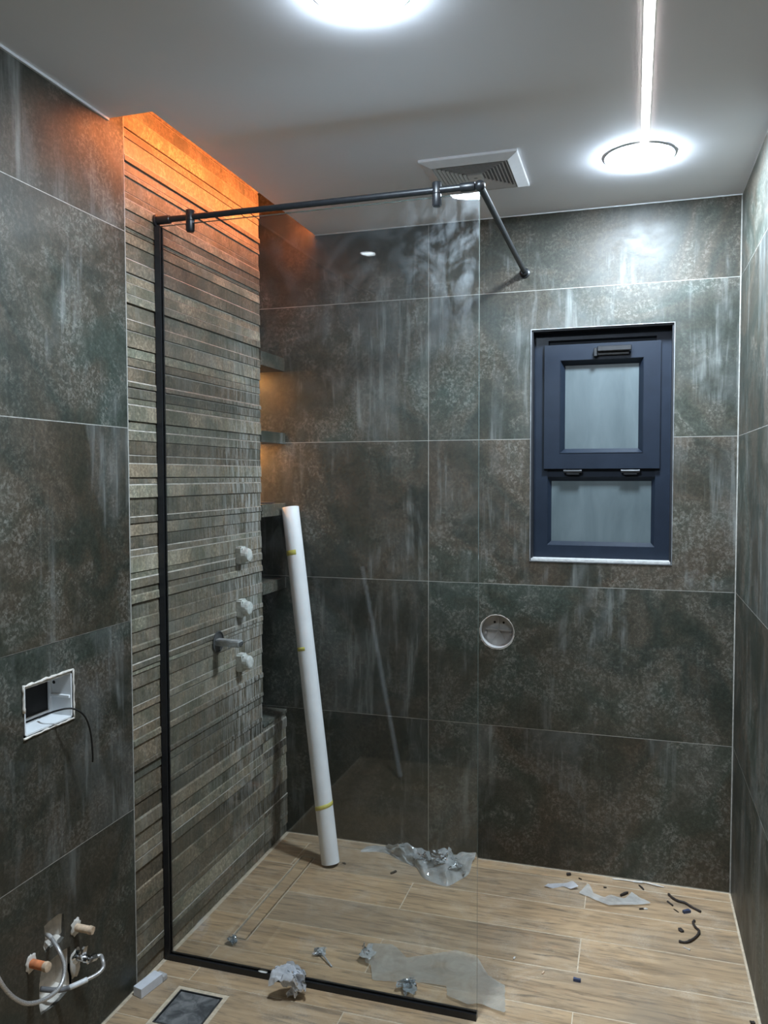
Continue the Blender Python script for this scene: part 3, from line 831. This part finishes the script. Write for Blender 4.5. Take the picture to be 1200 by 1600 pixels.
# ------------------------------------------------------------------ round junction box in the back wall
t = thing('junction_box', 'round grey junction box sunk in the back wall', 'junction box', (JB[0], 0.0, JB[1]))
c0 = (JB[0], 0.003, JB[1]); r0 = JB[2] - 0.0015
b = bmesh.new(); lathe(b, [(r0 - 0.003, 0.0), (r0, 0.0), (r0, 0.045), (r0 - 0.003, 0.045), (r0 - 0.004, 0.004), (r0 - 0.003, 0.0)], c0, (0, 1, 0), 48, cap=False)
mk('cup', b, M_box, t, smooth=True)
b = bmesh.new(); lathe(b, [(r0 - 0.001, 0.042), (0.0, 0.042)], c0, (0, 1, 0), 48, cap=False)
bk = mk('back_plate', b, M_box, t)
b = bmesh.new()
for k in range(40):
    q = 2 * math.pi * k / 40; q2 = 2 * math.pi * (k + 1) / 40
    ra, rb = r0 + 0.0005, r0 + 0.0028 + random.uniform(-0.001, 0.0012)
    vs_ = [b.verts.new((JB[0] + r * math.cos(w_), yy, JB[1] + r * math.sin(w_))) for r, w_, yy in ((ra, q, -0.0006), (rb, q, -0.0003), (rb, q2, -0.0003), (ra, q2, -0.0006))]
    b.faces.new(vs_)
mk('plaster_rim', b, M_plaster, t, label='chipped pale rim')
for ang in (90, 178, -2, 235, 302):
    q = math.radians(ang); e = Vector((math.cos(q), 0, math.sin(q))); s = Vector((-math.sin(q), 0, math.cos(q)))
    b = bmesh.new(); c = Vector((JB[0] + 0.002, 0, JB[1] + 0.003))
    ln = 0.055 if ang not in (235, 302) else 0.047
    P = [c + s * 0.0017, c + e * ln + s * 0.0015, c + e * ln - s * 0.0015, c - s * 0.0017]
    lo = [b.verts.new((p.x, 0.030, p.z)) for p in P]; hi = [b.verts.new((p.x, 0.046, p.z)) for p in P]
    b.faces.new(lo); b.faces.new(hi[::-1])
    for k in range(4): b.faces.new((lo[k], hi[k], hi[(k + 1) % 4], lo[(k + 1) % 4]))
    mk('rib', b, M_box, t)
for dx, dz, mt, nm in ((-0.050, -0.010, M_box, 'screw_post'), (0.052, -0.012, M_box, 'screw_post'), (-0.016, 0.034, M_dark, 'screw_hole'), (0.022, 0.033, M_dark, 'screw_hole')):
    b = bmesh.new(); hh = 0.020 if nm == 'screw_post' else 0.001
    lathe(b, [(0.0, 0.0), (0.0045, 0.001 if hh > .01 else 0), (0.0050, 0.003 if hh > .01 else hh), (0.0050, hh)], (JB[0] + dx, 0.0445 - hh, JB[1] + dz), (0, 1, 0), 14)
    mk(nm, b, mt, t, smooth=True)

# ------------------------------------------------------------------ electrical box in the left wall
t = thing('electrical_box', 'open white rectangular electrical box in the left wall', 'electrical box', (0, -1.553, 0.955))
by0, by1, bz0, bz1 = -1.646, -1.461, 0.957, 1.085
b = newbox(-0.075, -0.001, by1 - 0.004, by1, bz0, bz1); box(b, -0.075, -0.001, by0, by0 + 0.004, bz0, bz1)
box(b, -0.075, -0.001, by0, by1, bz0, bz0 + 0.004); box(b, -0.075, -0.001, by0, by1, bz1 - 0.004, bz1)
mk('box_shell', b, M_white, t)
mk('box_back', newbox(-0.079, -0.075, by0, by1, bz0, bz1), M_dark, t)
b = newbox(-0.070, -0.004, by1 - 0.010, by1 - 0.003, 1.012, 1.020, bev=0.001); mk('side_rib', b, M_white, t)
b = newbox(-0.074, -0.066, by1 - 0.012, by1 - 0.003, bz0 + 0.003, bz1 - 0.003, bev=0.001); mk('corner_post', b, M_white, t)
b = bmesh.new(); lathe(b, [(0.0, 0.0), (0.005, 0.0005), (0.005, 0.002)], (-0.058, by1 - 0.0045, 1.052), (0, 1, 0), 12); mk('screw_hole', b, M_dark, t)
mk('back_lip', newbox(-0.074, -0.068, by0 + 0.004, by1 - 0.01, bz0 + 0.012, bz0 + 0.018), M_box, t)
b = bmesh.new()
def lump(b, p, q, r, n=14, seed=0):
    rr = random.Random(seed)
    P = [Vector(p).lerp(Vector(q), k / n) + Vector((0, rr.uniform(-1, 1), rr.uniform(-1, 1))) * r * 0.35 for k in range(n + 1)]
    tube(b, P, r, 7, rad=[r * rr.uniform(0.6, 1.35) for _ in P])
lump(b, (0.0005, -1.651, 1.089), (0.0005, -1.456, 1.091), 0.0035, 18, 1); lump(b, (0.0005, -1.650, 1.089), (0.0005, -1.650, 1.02), 0.004, 8, 2)
lump(b, (0.0005, -1.456, 1.09), (0.0005, -1.456, 0.953), 0.0028, 14, 3); lump(b, (0.0005, -1.651, 0.953), (0.0005, -1.456, 0.953), 0.0028, 18, 4)
mk('plaster_edge', b, M_plaster, t, smooth='all', label='ragged white plaster edge')
b = bmesh.new()
tube(b, smooth_pts([(-0.05, -1.535, 0.972), (-0.02, -1.548, 0.985), (0.015, -1.545, 0.999), (0.045, -1.520, 1.001), (0.062, -1.492, 0.975), (0.066, -1.472, 0.925), (0.066, -1.464, 0.862), (0.064, -1.462, 0.836)], 6), 0.0026, 10)
tag(mk('cable', b, M_blackmatte, smooth='all'), 'thin black cable curling out of the wall box', 'cable')

# ------------------------------------------------------------------ plumbing at the lower left
def stub(name, lab, p, q, r, mat, endmat, seed):
    p, q = Vector(p), Vector(q); d = (q - p).normalized(); ln = (q - p).length
    t = thing(name, lab, 'pipe', tuple(p), 'capped pipe stubs')
    b = bmesh.new(); lathe(b, [(r, -0.02), (r, ln - 0.010), (r * 0.98, ln - 0.009), (r * 0.98, ln), (0.0, ln)], p, d, 20); mk('pipe', b, mat, t, smooth=True)
    b = bmesh.new(); lathe(b, [(r * 1.08, ln - 0.010), (r * 1.12, ln - 0.006), (r * 1.05, ln + 0.003), (r * 0.6, ln + 0.0035), (0.0, ln + 0.003)], p, d, 14)
    rr = random.Random(seed)
    for v in b.verts: v.co += Vector((rr.uniform(-1, 1), rr.uniform(-1, 1), rr.uniform(-1, 1))) * 0.0008
    mk('plug', b, endmat, t, smooth=True)
    b = bmesh.new()
    bmesh.ops.create_icosphere(b, subdivisions=3, radius=1.0)
    for v in b.verts:
        n = 1 + 0.35 * noise.noise(v.co * 2.2 + Vector((seed * 7, 0, 0)))
        v.co = Vector((p.x + v.co.x * 0.004, p.y + v.co.y * 0.019 * n, p.z + v.co.z * 0.024 * n))
    mk('mortar_patch', b, M_plaster, t, smooth='all')
stub('pipe_stub', 'dusty beige pipe stub poking from the lower left wall', (0.0, -1.466, 0.356), (0.052, -1.462, 0.353), 0.0105, M_beige, M_beige, 1)
stub('pipe_stub', 'orange pipe stub poking from the wall left of the plaster hole', (0.0, -1.643, 0.356), (0.055, -1.647, 0.358), 0.0115, M_orange, M_beige, 2)
valve = t = thing('angle_valve', 'small chrome angle valve with wing handle and short sleeved hose', 'valve', (0.0, -1.468, 0.262))
vb = Vector((0.0, -1.468, 0.270))
b = bmesh.new(); lathe(b, [(0.019, 0.0), (0.020, 0.002), (0.017, 0.006), (0.009, 0.008), (0.009, 0.034), (0.0115, 0.034), (0.0115, 0.046), (0.008, 0.048), (0.008, 0.054), (0.0, 0.054)], vb, (1, -0.05, 0.05), 20); mk('valve_body', b, M_chrome, t, smooth=True)
b = bmesh.new(); lathe(b, [(0.0085, 0.0), (0.0085, 0.012), (0.0105, 0.012), (0.0105, 0.026), (0.0075, 0.027), (0.0, 0.027)], vb + Vector((0.040, 0.0, 0.0)), (0.35, 0.85, -0.1), 6); mk('nut', b, M_chrome, t)
b = bmesh.new(); prism(b, [(-0.006, 0.0), (0.006, 0.0), (0.009, 0.016), (0.016, 0.030), (0.004, 0.034), (-0.004, 0.030), (-0.010, 0.018)], lambda a, c, d: (vb.x + 0.036 + d, vb.y - 0.012 + a, vb.z + 0.008 + c), -0.003, 0.003); mk('wing_handle', b, M_chrome, t)
b = bmesh.new(); bmesh.ops.create_icosphere(b, subdivisions=3, radius=1.0)
for v in b.verts:
    n = 1 + 0.4 * noise.noise(v.co * 2 + Vector((31, 0, 0))); v.co = Vector((0.0 + v.co.x * 0.006, -1.470 + v.co.y * 0.022 * n, 0.255 + v.co.z * 0.040 * n))
mk('mortar_patch', b, M_plaster, t, smooth='all')

hp = smooth_pts([(-0.02, -1.560, 0.383), (0.0, -1.570, 0.386), (0.025, -1.584, 0.382), (0.05, -1.595, 0.369), (0.07, -1.602, 0.342), (0.08, -1.617, 0.318), (0.085, -1.642, 0.304), (0.085, -1.677, 0.304), (0.08, -1.711, 0.311), (0.075, -1.744, 0.327), (0.07, -1.769, 0.35), (0.065, -1.791, 0.379), (0.06, -1.815, 0.424), (0.04, -1.835, 0.50), (0.005, -1.845, 0.56)], 8)
t = thing('braided_hose', 'long braided steel hose looping out of the upper plaster hole at left', 'hose', (0, -1.57, 0.38))
b = bmesh.new(); tube(b, hp, 0.0055, 14); mk('braid', b, M_braid, t, smooth='all')
b = bmesh.new(); tube(b, hp[4:12], 0.0062, 14); mk('ferrule', b, M_box, t, smooth='all')
h2 = smooth_pts([(0.0515, -1.4435, 0.2670), (0.060, -1.436, 0.266), (0.075, -1.448, 0.262), (0.082, -1.456, 0.248), (0.078, -1.474, 0.240), (0.062, -1.500, 0.236), (0.042, -1.532, 0.234), (0.022, -1.543, 0.228), (0.0, -1.558, 0.230), (-0.035, -1.570, 0.234)], 8)
t = valve
b = bmesh.new(); tube(b, h2[:42], 0.0052, 14); hs = mk('short_hose', b, M_braid, t, smooth='all', label='braided hose')
b = bmesh.new(); tube(b, h2[40:52], 0.0072, 14); mk('sleeve', b, M_white, hs, smooth='all', label='white plastic sleeve')
b = bmesh.new(); tube(b, h2[51:], 0.0072, 14); mk('grey_conduit', b, plain('grey_rubber', (0.16, 0.16, 0.165), 0.6), hs, smooth='all')

# ------------------------------------------------------------------ floor fittings
t = thing('linear_drain', 'long narrow tile-in floor drain near the ribbed wall', 'drain', (0.183, -0.52, 0))
b = newbox(0.1505, 0.1535, -0.8415, -0.1955, -0.012, 0.0004); box(b, 0.2125, 0.2155, -0.8415, -0.1955, -0.012, 0.0004); box(b, 0.1535, 0.2125, -0.8415, -0.8385, -0.012, 0.0004); box(b, 0.1535, 0.2125, -0.1985, -0.1955, -0.012, 0.0004)
mk('frame', b, M_fgrout, t)
mk('slot', newbox(0.1535, 0.2125, -0.8385, -0.1985, -0.03, -0.0125), M_dark, t)
mk('tile_insert', newbox(0.1595, 0.2050, -0.832, -0.205, -0.012, -0.0006, bev=0.0006), M_wood, t)
t = thing('floor_trap', 'square dark floor trap cover set in pale grout', 'floor trap', (0.212, -1.225, 0))
b = newbox(0.1225, 0.137, -1.3215, -1.1285, -0.012, -0.0006); box(b, 0.287, 0.3015, -1.3215, -1.1285, -0.012, -0.0006); box(b, 0.137, 0.287, -1.3215, -1.305, -0.012, -0.0006); box(b, 0.137, 0.287, -1.145, -1.1285, -0.012, -0.0006)
mk('grout_border', b, M_fgrout, t)
b = newbox(0.1375, 0.1405, -1.3045, -1.1455, -0.012, 0.0012); box(b, 0.2835, 0.2865, -1.3045, -1.1455, -0.012, 0.0012); box(b, 0.1405, 0.2835, -1.3045, -1.3015, -0.012, 0.0012); box(b, 0.1405, 0.2835, -1.1485, -1.1455, -0.012, 0.0012)
mk('frame', b, plain('dark_steel', (0.10, 0.10, 0.10), 0.45, 0.6, var=0.3), t)
tt = NT('dusty_grey_lid'); v_ = tt.coord(); n_ = tt.noise(v_, 22, 5, 0.6, 0.8)
tt.set(color=tt.ramp(n_, [(0.35, (0.055, 0.057, 0.058)), (0.48, (0.11, 0.112, 0.112)), (0.62, (0.19, 0.19, 0.185))]), rough=0.6)
mk('lid', newbox(0.1435, 0.2805, -1.2985, -1.1515, -0.012, -0.0005, bev=0.001), tt.m, t, label='dusty dark grey lid')
t = thing('small_box', 'small white rectangular block lying by the ribbed wall base', 'block', (0.036, -1.17, 0))
b = bmesh.new(); prism(b, [(0.012, -1.216), (0.046, -1.224), (0.064, -1.132), (0.028, -1.124)], FLAT, 0.0006, 0.031)
bmesh.ops.bevel(b, geom=b.edges[:], offset=0.001, segments=1, affect='EDGES'); mk('body', b, plain('block_white', (0.66, 0.67, 0.70), 0.5, var=0.06), t)
b = bmesh.new(); prism(b, [(0.0285, -1.1235), (0.064, -1.1315), (0.068, -1.110), (0.033, -1.102)], FLAT, 0.0006, 0.018)
bmesh.ops.bevel(b, geom=b.edges[:], offset=0.002, segments=2, affect='EDGES'); mk('end_tab', b, M_box, t)

# ------------------------------------------------------------------ plastic wrap and scraps
def inside(px, py, poly):
    c = False; n = len(poly)
    for i in range(n):
        x1, y1 = poly[i]; x2, y2 = poly[(i + 1) % n]
        if (y1 > py) != (y2 > py) and px < (x2 - x1) * (py - y1) / (y2 - y1) + x1: c = not c
    return c
def crease(p, seed, k=1.0):
    """sharp-edged random folds in 0..1"""
    r = random.Random(seed); s = 0
    for i in range(5):
        a = r.uniform(0, math.pi); f = r.uniform(8, 26) * k
        ph = (p[0] * math.cos(a) + p[1] * math.sin(a)) * f + r.uniform(0, 6) + 0.8 * noise.noise(Vector((p[0] * 9, p[1] * 9, seed)))
        s += abs((ph / math.pi) % 2 - 1) / 5
    return s
def sheet(name, poly, mat, amp, seed, cell=0.005, k=1.0, base=0.001):
    x0, x1 = min(p[0] for p in poly), max(p[0] for p in poly); y0, y1 = min(p[1] for p in poly), max(p[1] for p in poly)
    nx, ny = int((x1 - x0) / cell) + 1, int((y1 - y0) / cell) + 1
    b = bmesh.new(); V = {}
    def vert(i, j):
        if (i, j) not in V:
            x, y = x0 + i * cell, y0 + j * cell
            z = base + amp * max(0.0, crease((x, y), seed, k) - 0.25) / 0.5
            V[(i, j)] = b.verts.new((x, y, z))
        return V[(i, j)]
    for i in range(nx):
        for j in range(ny):
            if inside(x0 + (i + .5) * cell, y0 + (j + .5) * cell, poly):
                b.faces.new((vert(i, j), vert(i + 1, j), vert(i + 1, j + 1), vert(i, j + 1)))
    # pull the stair-stepped rim smooth
    rim = [v for v in b.verts if any(len(e.link_faces) == 1 for e in v.link_edges)]
    for _ in range(3):
        new = {}
        for v in rim:
            nb = [e.other_vert(v) for e in v.link_edges if len(e.link_faces) == 1]
            if nb: new[v] = (v.co + sum((q.co for q in nb), Vector()) / len(nb)) / 2
        for v, c in new.items(): v.co = c
    return mk(name, b, mat, smooth='all', recalc=False)
def crumple(name, c, size, mat, seed, folds=11, grid=30, into=None):
    """film layers folded over random planes until they are a wad, then set on the floor"""
    r = random.Random(seed); b = into or bmesh.new(); layers = []
    for L_ in range(3):
        P = {}
        tilt = Matrix.Rotation(r.uniform(0, 3.1), 3, Vector((r.gauss(0, 1), r.gauss(0, 1), r.gauss(0, 1))).normalized())
        for i in range(grid + 1):
            for j in range(grid + 1):
                u, w = i / grid * 2 - 1, j / grid * 2 - 1
                P[i, j] = tilt @ Vector((u * 1.3, w * 1.3, 0.35 * noise.noise(Vector((u * 1.3, w * 1.3, seed + L_))) + 0.3 * math.sin(u * 2.2 + seed)))
        for _ in range(folds):
            n = Vector((r.gauss(0, 1), r.gauss(0, 1), r.gauss(0, 1))).normalized(); off = r.uniform(0.45, 0.95)
            for q in P.values():
                d = q.dot(n) - off
                if d > 0: q -= n * (2 * d * 0.9)
        for q in P.values():
            q += Vector((noise.noise(q * 3.1 + Vector((seed, 0, 0))), noise.noise(q * 3.1 + Vector((0, seed, 0))), noise.noise(q * 3.1 + Vector((0, 0, seed))))) * 0.12
        layers.append(P)
    al = [q for P in layers for q in P.values()]
    lo = Vector([min(q[k] for q in al) for k in range(3)]); hi = Vector([max(q[k] for q in al) for k in range(3)])
    for P in layers:
        V = {}
        for k, q in P.items():
            f = [(q[a] - lo[a]) / (hi[a] - lo[a]) for a in range(3)]
            V[k] = b.verts.new((c[0] + (f[0] - 0.5) * 2 * size[0], c[1] + (f[1] - 0.5) * 2 * size[1], c[2] + f[2] * size[2]))
        for i in range(grid):
            for j in range(grid): b.faces.new((V[i, j], V[i + 1, j], V[i + 1, j + 1], V[i, j + 1]))
    return None if into else mk(name, b, mat, recalc=False)

# bag against the back wall
low = [(0.384, -0.094, 0.001), (0.479, -0.070, 0.001), (0.563, -0.115, 0.001), (0.623, -0.146, 0.001), (0.652, -0.161, 0.001), (0.695, -0.227, 0.001), (0.746, -0.257, 0.001), (0.806, -0.269, 0.001), (0.842, -0.214, 0.002), (0.871, -0.151, 0.004), (0.868, -0.065, 0.010), (0.874, -0.035, 0.016)]
up = [(0.383, -0.086, 0.006), (0.470, -0.030, 0.010), (0.506, -0.060, 0.040), (0.558, -0.085, 0.050), (0.590, -0.090, 0.070), (0.650, -0.100, 0.055), (0.706, -0.100, 0.055), (0.741, -0.110, 0.078), (0.775, -0.105, 0.070), (0.800, -0.080, 0.042), (0.818, -0.035, 0.032), (0.876, -0.020, 0.034)]
lowS, upS = smooth_pts(low, 8), smooth_pts(up, 8)
b = bmesh.new(); rowsv = []
nj = 26
for i, (p, q) in enumerate(zip(lowS, upS)):
    col = []
    for j in range(nj + 1):
        s = j / nj
        if s <= 0.62: c = p.lerp(q, s / 0.62)
        else:
            e = Vector((q.x + 0.01, min(-0.012, q.y + 0.05), 0.001)); c = q.lerp(e, (s - 0.62) / 0.38)
        f = 0.6 * (crease((c.x * 1.6, s * 0.25 + c.y), 11, 2.0) - 0.5) + 0.75 * (crease((c.x * 1.6, s * 0.25), 12, 5.0) - 0.5)
        edge = min(1.0, 6 * min(s, 1 - s)) * min(1, 8 * min(i, len(lowS) - 1 - i) / len(lowS))
        c = c + Vector((0.010 * f, -0.022 * f, 0.040 * f)) * edge
        c.z = max(0.001, c.z); c.y = min(-0.006, c.y)
        col.append(b.verts.new(c))
    rowsv.append(col)
for A_, B_ in zip(rowsv, rowsv[1:]):
    for j in range(nj): b.faces.new((A_[j], B_[j], B_[j + 1], A_[j + 1]))
for cx_, cy_, sx_, sy_, sz_, sd_ in ((0.575, -0.085, 0.055, 0.030, 0.062, 41), (0.665, -0.120, 0.060, 0.045, 0.060, 42), (0.745, -0.140, 0.060, 0.055, 0.085, 43), (0.818, -0.150, 0.052, 0.060, 0.055, 44)):
    crumple('', (cx_, cy_, 0.001), (sx_, sy_, sz_), None, sd_, into=b)
tag(mk('plastic_bag', b, M_film, recalc=False), 'large crumpled clear plastic bag at the foot of the back wall', 'plastic bag')

big = [(0.633, -0.746), (0.716, -0.721), (0.783, -0.782), (0.853, -0.742), (0.933, -0.698), (1.006, -0.71), (1.064, -0.795), (1.121, -0.832), (1.144, -0.972), (1.1, -0.961), (1.058, -0.949), (1.03, -0.967), (0.955, -0.939), (0.944, -0.889), (0.849, -0.895), (0.786, -0.914), (0.706, -0.928), (0.682, -0.861), (0.657, -0.854)]
tag(sheet('plastic_film', big, M_filmt, 0.013, 5, 0.005, 0.8), 'wide milky plastic film lying flat behind the glass screen', 'plastic film')
tag(crumple('plastic_wad', (0.655, -0.805, 0.004), (0.028, 0.050, 0.030), M_film, 21), 'shiny crumpled clear wad at the left end of the flat film', 'plastic wad')
tag(crumple('plastic_wad', (0.828, -0.940, 0.003), (0.036, 0.034, 0.030), M_filmb, 33), 'bluish crumpled plastic wad just behind the floor channel', 'plastic wad')
tag(crumple('plastic_wad', (0.176, -0.868, 0.001), (0.022, 0.020, 0.034), M_filmb, 9), 'small blue-grey plastic ball at the end of the linear drain', 'plastic wad')
tag(crumple('plastic_wad', (0.486, -1.090, 0.001), (0.058, 0.034, 0.105), M_filmw, 14), 'crumpled white plastic wad in front of the floor channel', 'plastic wad')
tag(crumple('plastic_wad', (0.492, -0.840, 0.001), (0.024, 0.022, 0.022), M_film, 27), 'tiny clear plastic scrap on the planks behind the white wad', 'plastic wad')
b = bmesh.new(); tube(b, smooth_pts([(0.498, -0.846, 0.014), (0.526, -0.872, 0.008), (0.556, -0.898, 0.003)], 4), 0.0028, 8)
tag(mk('plastic_strip', b, M_filmw, smooth='all'), 'thin white plastic sliver beside the tiny clear scrap', 'plastic scrap')
tag(sheet('plastic_film', [(1.176, -0.171), (1.186, -0.135), (1.224, -0.118), (1.259, -0.117), (1.284, -0.106), (1.308, -0.144), (1.279, -0.158), (1.247, -0.135), (1.21, -0.165)], M_filmw, 0.016, 8, 0.003, 2.2), 'small white plastic shred on the floor right of the glass', 'plastic film')
tag(sheet('plastic_film', [(1.31, -0.179), (1.345, -0.114), (1.365, -0.175), (1.408, -0.190), (1.432, -0.160), (1.482, -0.172), (1.507, -0.11), (1.539, -0.155), (1.58, -0.183), (1.482, -0.224), (1.426, -0.246), (1.384, -0.217), (1.349, -0.196)], M_film, 0.014, 18, 0.004, 2.0), 'clear plastic film scrap with dark edge under the window', 'plastic film')
b = bmesh.new(); P = smooth_pts([(1.433, -0.021, 0.003), (1.481, -0.018, 0.004), (1.524, -0.020, 0.004), (1.558, -0.018, 0.006), (1.592, -0.024, 0.005), (1.630, -0.030, 0.003)], 6)
tube(b, P, 0.004, 8, rad=[0.0022 + 0.0045 * max(0, noise.noise(Vector((i * 0.3, 3, 0))) + (0.35 if 10 < i < 28 else 0)) for i in range(len(P))])
for v in b.verts: v.co.z = max(0.0006, v.co.z * 0.8)
tag(mk('plastic_strip', b, M_scrap, smooth='all'), 'torn white strip along the foot of the back wall', 'plastic scrap')
b = bmesh.new(); P = smooth_pts([(1.644, -0.086, 0.006), (1.659, -0.113, 0.006), (1.678, -0.131, 0.007), (1.702, -0.136, 0.006), (1.725, -0.16, 0.005), (1.754, -0.184, 0.005)], 6)
tube(b, P, 0.0045, 8, rad=[0.0042 + 0.0016 * noise.noise(Vector((i * 0.5, 0, 0))) for i in range(len(P))])
tag(mk('rubber_strip', b, M_dirtchip, smooth='all'), 'straight black rubber strip lying near the right wall', 'rubber scrap')
b = bmesh.new(); P = smooth_pts([(1.665, -0.41, 0.005), (1.686, -0.411, 0.005), (1.709, -0.39, 0.006), (1.73, -0.354, 0.006), (1.738, -0.323, 0.006), (1.727, -0.301, 0.006), (1.721, -0.275, 0.007), (1.727, -0.255, 0.005)], 6)
tube(b, P, 0.0042, 8, rad=[0.0040 + 0.0022 * noise.noise(Vector((i * 0.45, 5, 0))) for i in range(len(P))])
tag(mk('rubber_strip', b, M_dirtchip, smooth='all'), 'hooked black rubber strip near the right wall', 'rubber scrap')
def chip(p, l, w, ang, mat, name, lab, cat, h=0.004, seed=0):
    r = random.Random(seed + int(p[0] * 1000)); b = bmesh.new()
    ca, sa = math.cos(ang), math.sin(ang)
    pts = [(-l / 2, -w / 2), (-l * 0.1, -w * r.uniform(0.4, 0.7)), (l / 2, -w * r.uniform(0.2, 0.5)), (l * 0.45, w * r.uniform(0.3, 0.6)), (0, w * r.uniform(0.3, 0.6)), (-l * 0.5, w * r.uniform(0.2, 0.5))]
    prism(b, [(p[0] + x * ca - y * sa, p[1] + x * sa + y * ca) for x, y in pts], FLAT, 0.0006, h)
    for v in b.verts:
        if v.co.z > 0.001: v.co.z += r.uniform(-0.001, 0.002)
    tag(mk(name, b, mat), lab, cat)
chip((1.262, -0.037), 0.018, 0.014, 0.3, M_dirtchip, 'debris_chip', 'small black chip by the back wall, leftmost of the dark chips', 'debris', 0.008)
chip((1.309, -0.057), 0.014, 0.004, -0.5, M_dirtchip, 'debris_chip', 'tiny dark sliver right of the leftmost black chip', 'debris')
chip((1.407, -0.099), 0.012, 0.007, 0.1, M_dirtchip, 'debris_chip', 'tiny dark crumb behind the clear film scrap', 'debris')
chip((1.480, -0.134), 0.040, 0.006, 0.85, M_dirtchip, 'debris_chip', 'dark sliver lying on the clear film scrap', 'debris', 0.009)
chip((1.545, -0.058), 0.036, 0.007, -1.1, M_dirtchip, 'debris_chip', 'dark sliver in front of the torn white strip', 'debris')
chip((1.648, -0.152), 0.034, 0.007, -1.0, M_dirtchip, 'debris_chip', 'short dark sliver beside the straight rubber strip', 'debris')
chip((1.667, -0.197), 0.026, 0.004, -0.9, M_dirtchip, 'debris_chip', 'thin brown sliver in front of the short dark sliver', 'debris', 0.003)
chip((1.703, -0.197), 0.030, 0.014, 0.5, M_blue, 'debris_chip', 'navy blue torn scrap between the two rubber strips', 'debris', 0.010)
chip((1.677, -0.334), 0.020, 0.014, -1.2, M_dirtchip, 'debris_chip', 'square black chip inside the hooked rubber strip', 'debris', 0.006)
chip((1.545, -0.223), 0.022, 0.006, 0.3, M_dirtchip, 'debris_chip', 'dark sliver at the right tip of the clear film', 'debris')
chip((1.558, -0.219), 0.016, 0.006, 0.1, M_scrap, 'debris_chip', 'white crumb at the right tip of the clear film', 'debris')
chip((1.340, -0.734), 0.024, 0.014, -0.1, M_blue, 'debris_chip', 'blue scrap alone on the bare planks', 'debris', 0.008)
chip((1.230, -0.725), 0.016, 0.005, 1.3, M_beige, 'debris_chip', 'tiny brown sliver left of the lone blue scrap', 'debris')
chip((1.129, -0.672), 0.014, 0.004, 1.3, M_scrap, 'debris_chip', 'tiny white sliver right of the glass edge', 'debris')
chip((1.690, -0.444), 0.024, 0.006, -0.6, M_scrap, 'debris_chip', 'pale sliver in front of the hooked rubber strip', 'debris', 0.003)
chip((1.852, -0.787), 0.014, 0.012, 0.2, M_dirtchip, 'debris_chip', 'dark chip at the foot of the right wall', 'debris')
chip((0.572, -0.227), 0.030, 0.009, 0.9, M_dirtchip, 'debris_chip', 'dark brown sliver in front of the clear bag', 'debris', 0.006)
chip((0.352, -0.213), 0.016, 0.006, -0.4, M_dirtchip, 'debris_chip', 'dark crumb beside the foot of the white tube', 'debris')

# ------------------------------------------------------------------ things behind the photographer's side, seen mirrored in the glass
b = bmesh.new(); tube(b, [(0.317, -2.790, 0.012), (-0.03 + 0.05, -3.035, 1.112)], 0.012, 14)
tag(mk('broom_pole', b, M_card, smooth=True), 'pale pole leaning by the doorway wall, mirrored in the glass', 'pole')
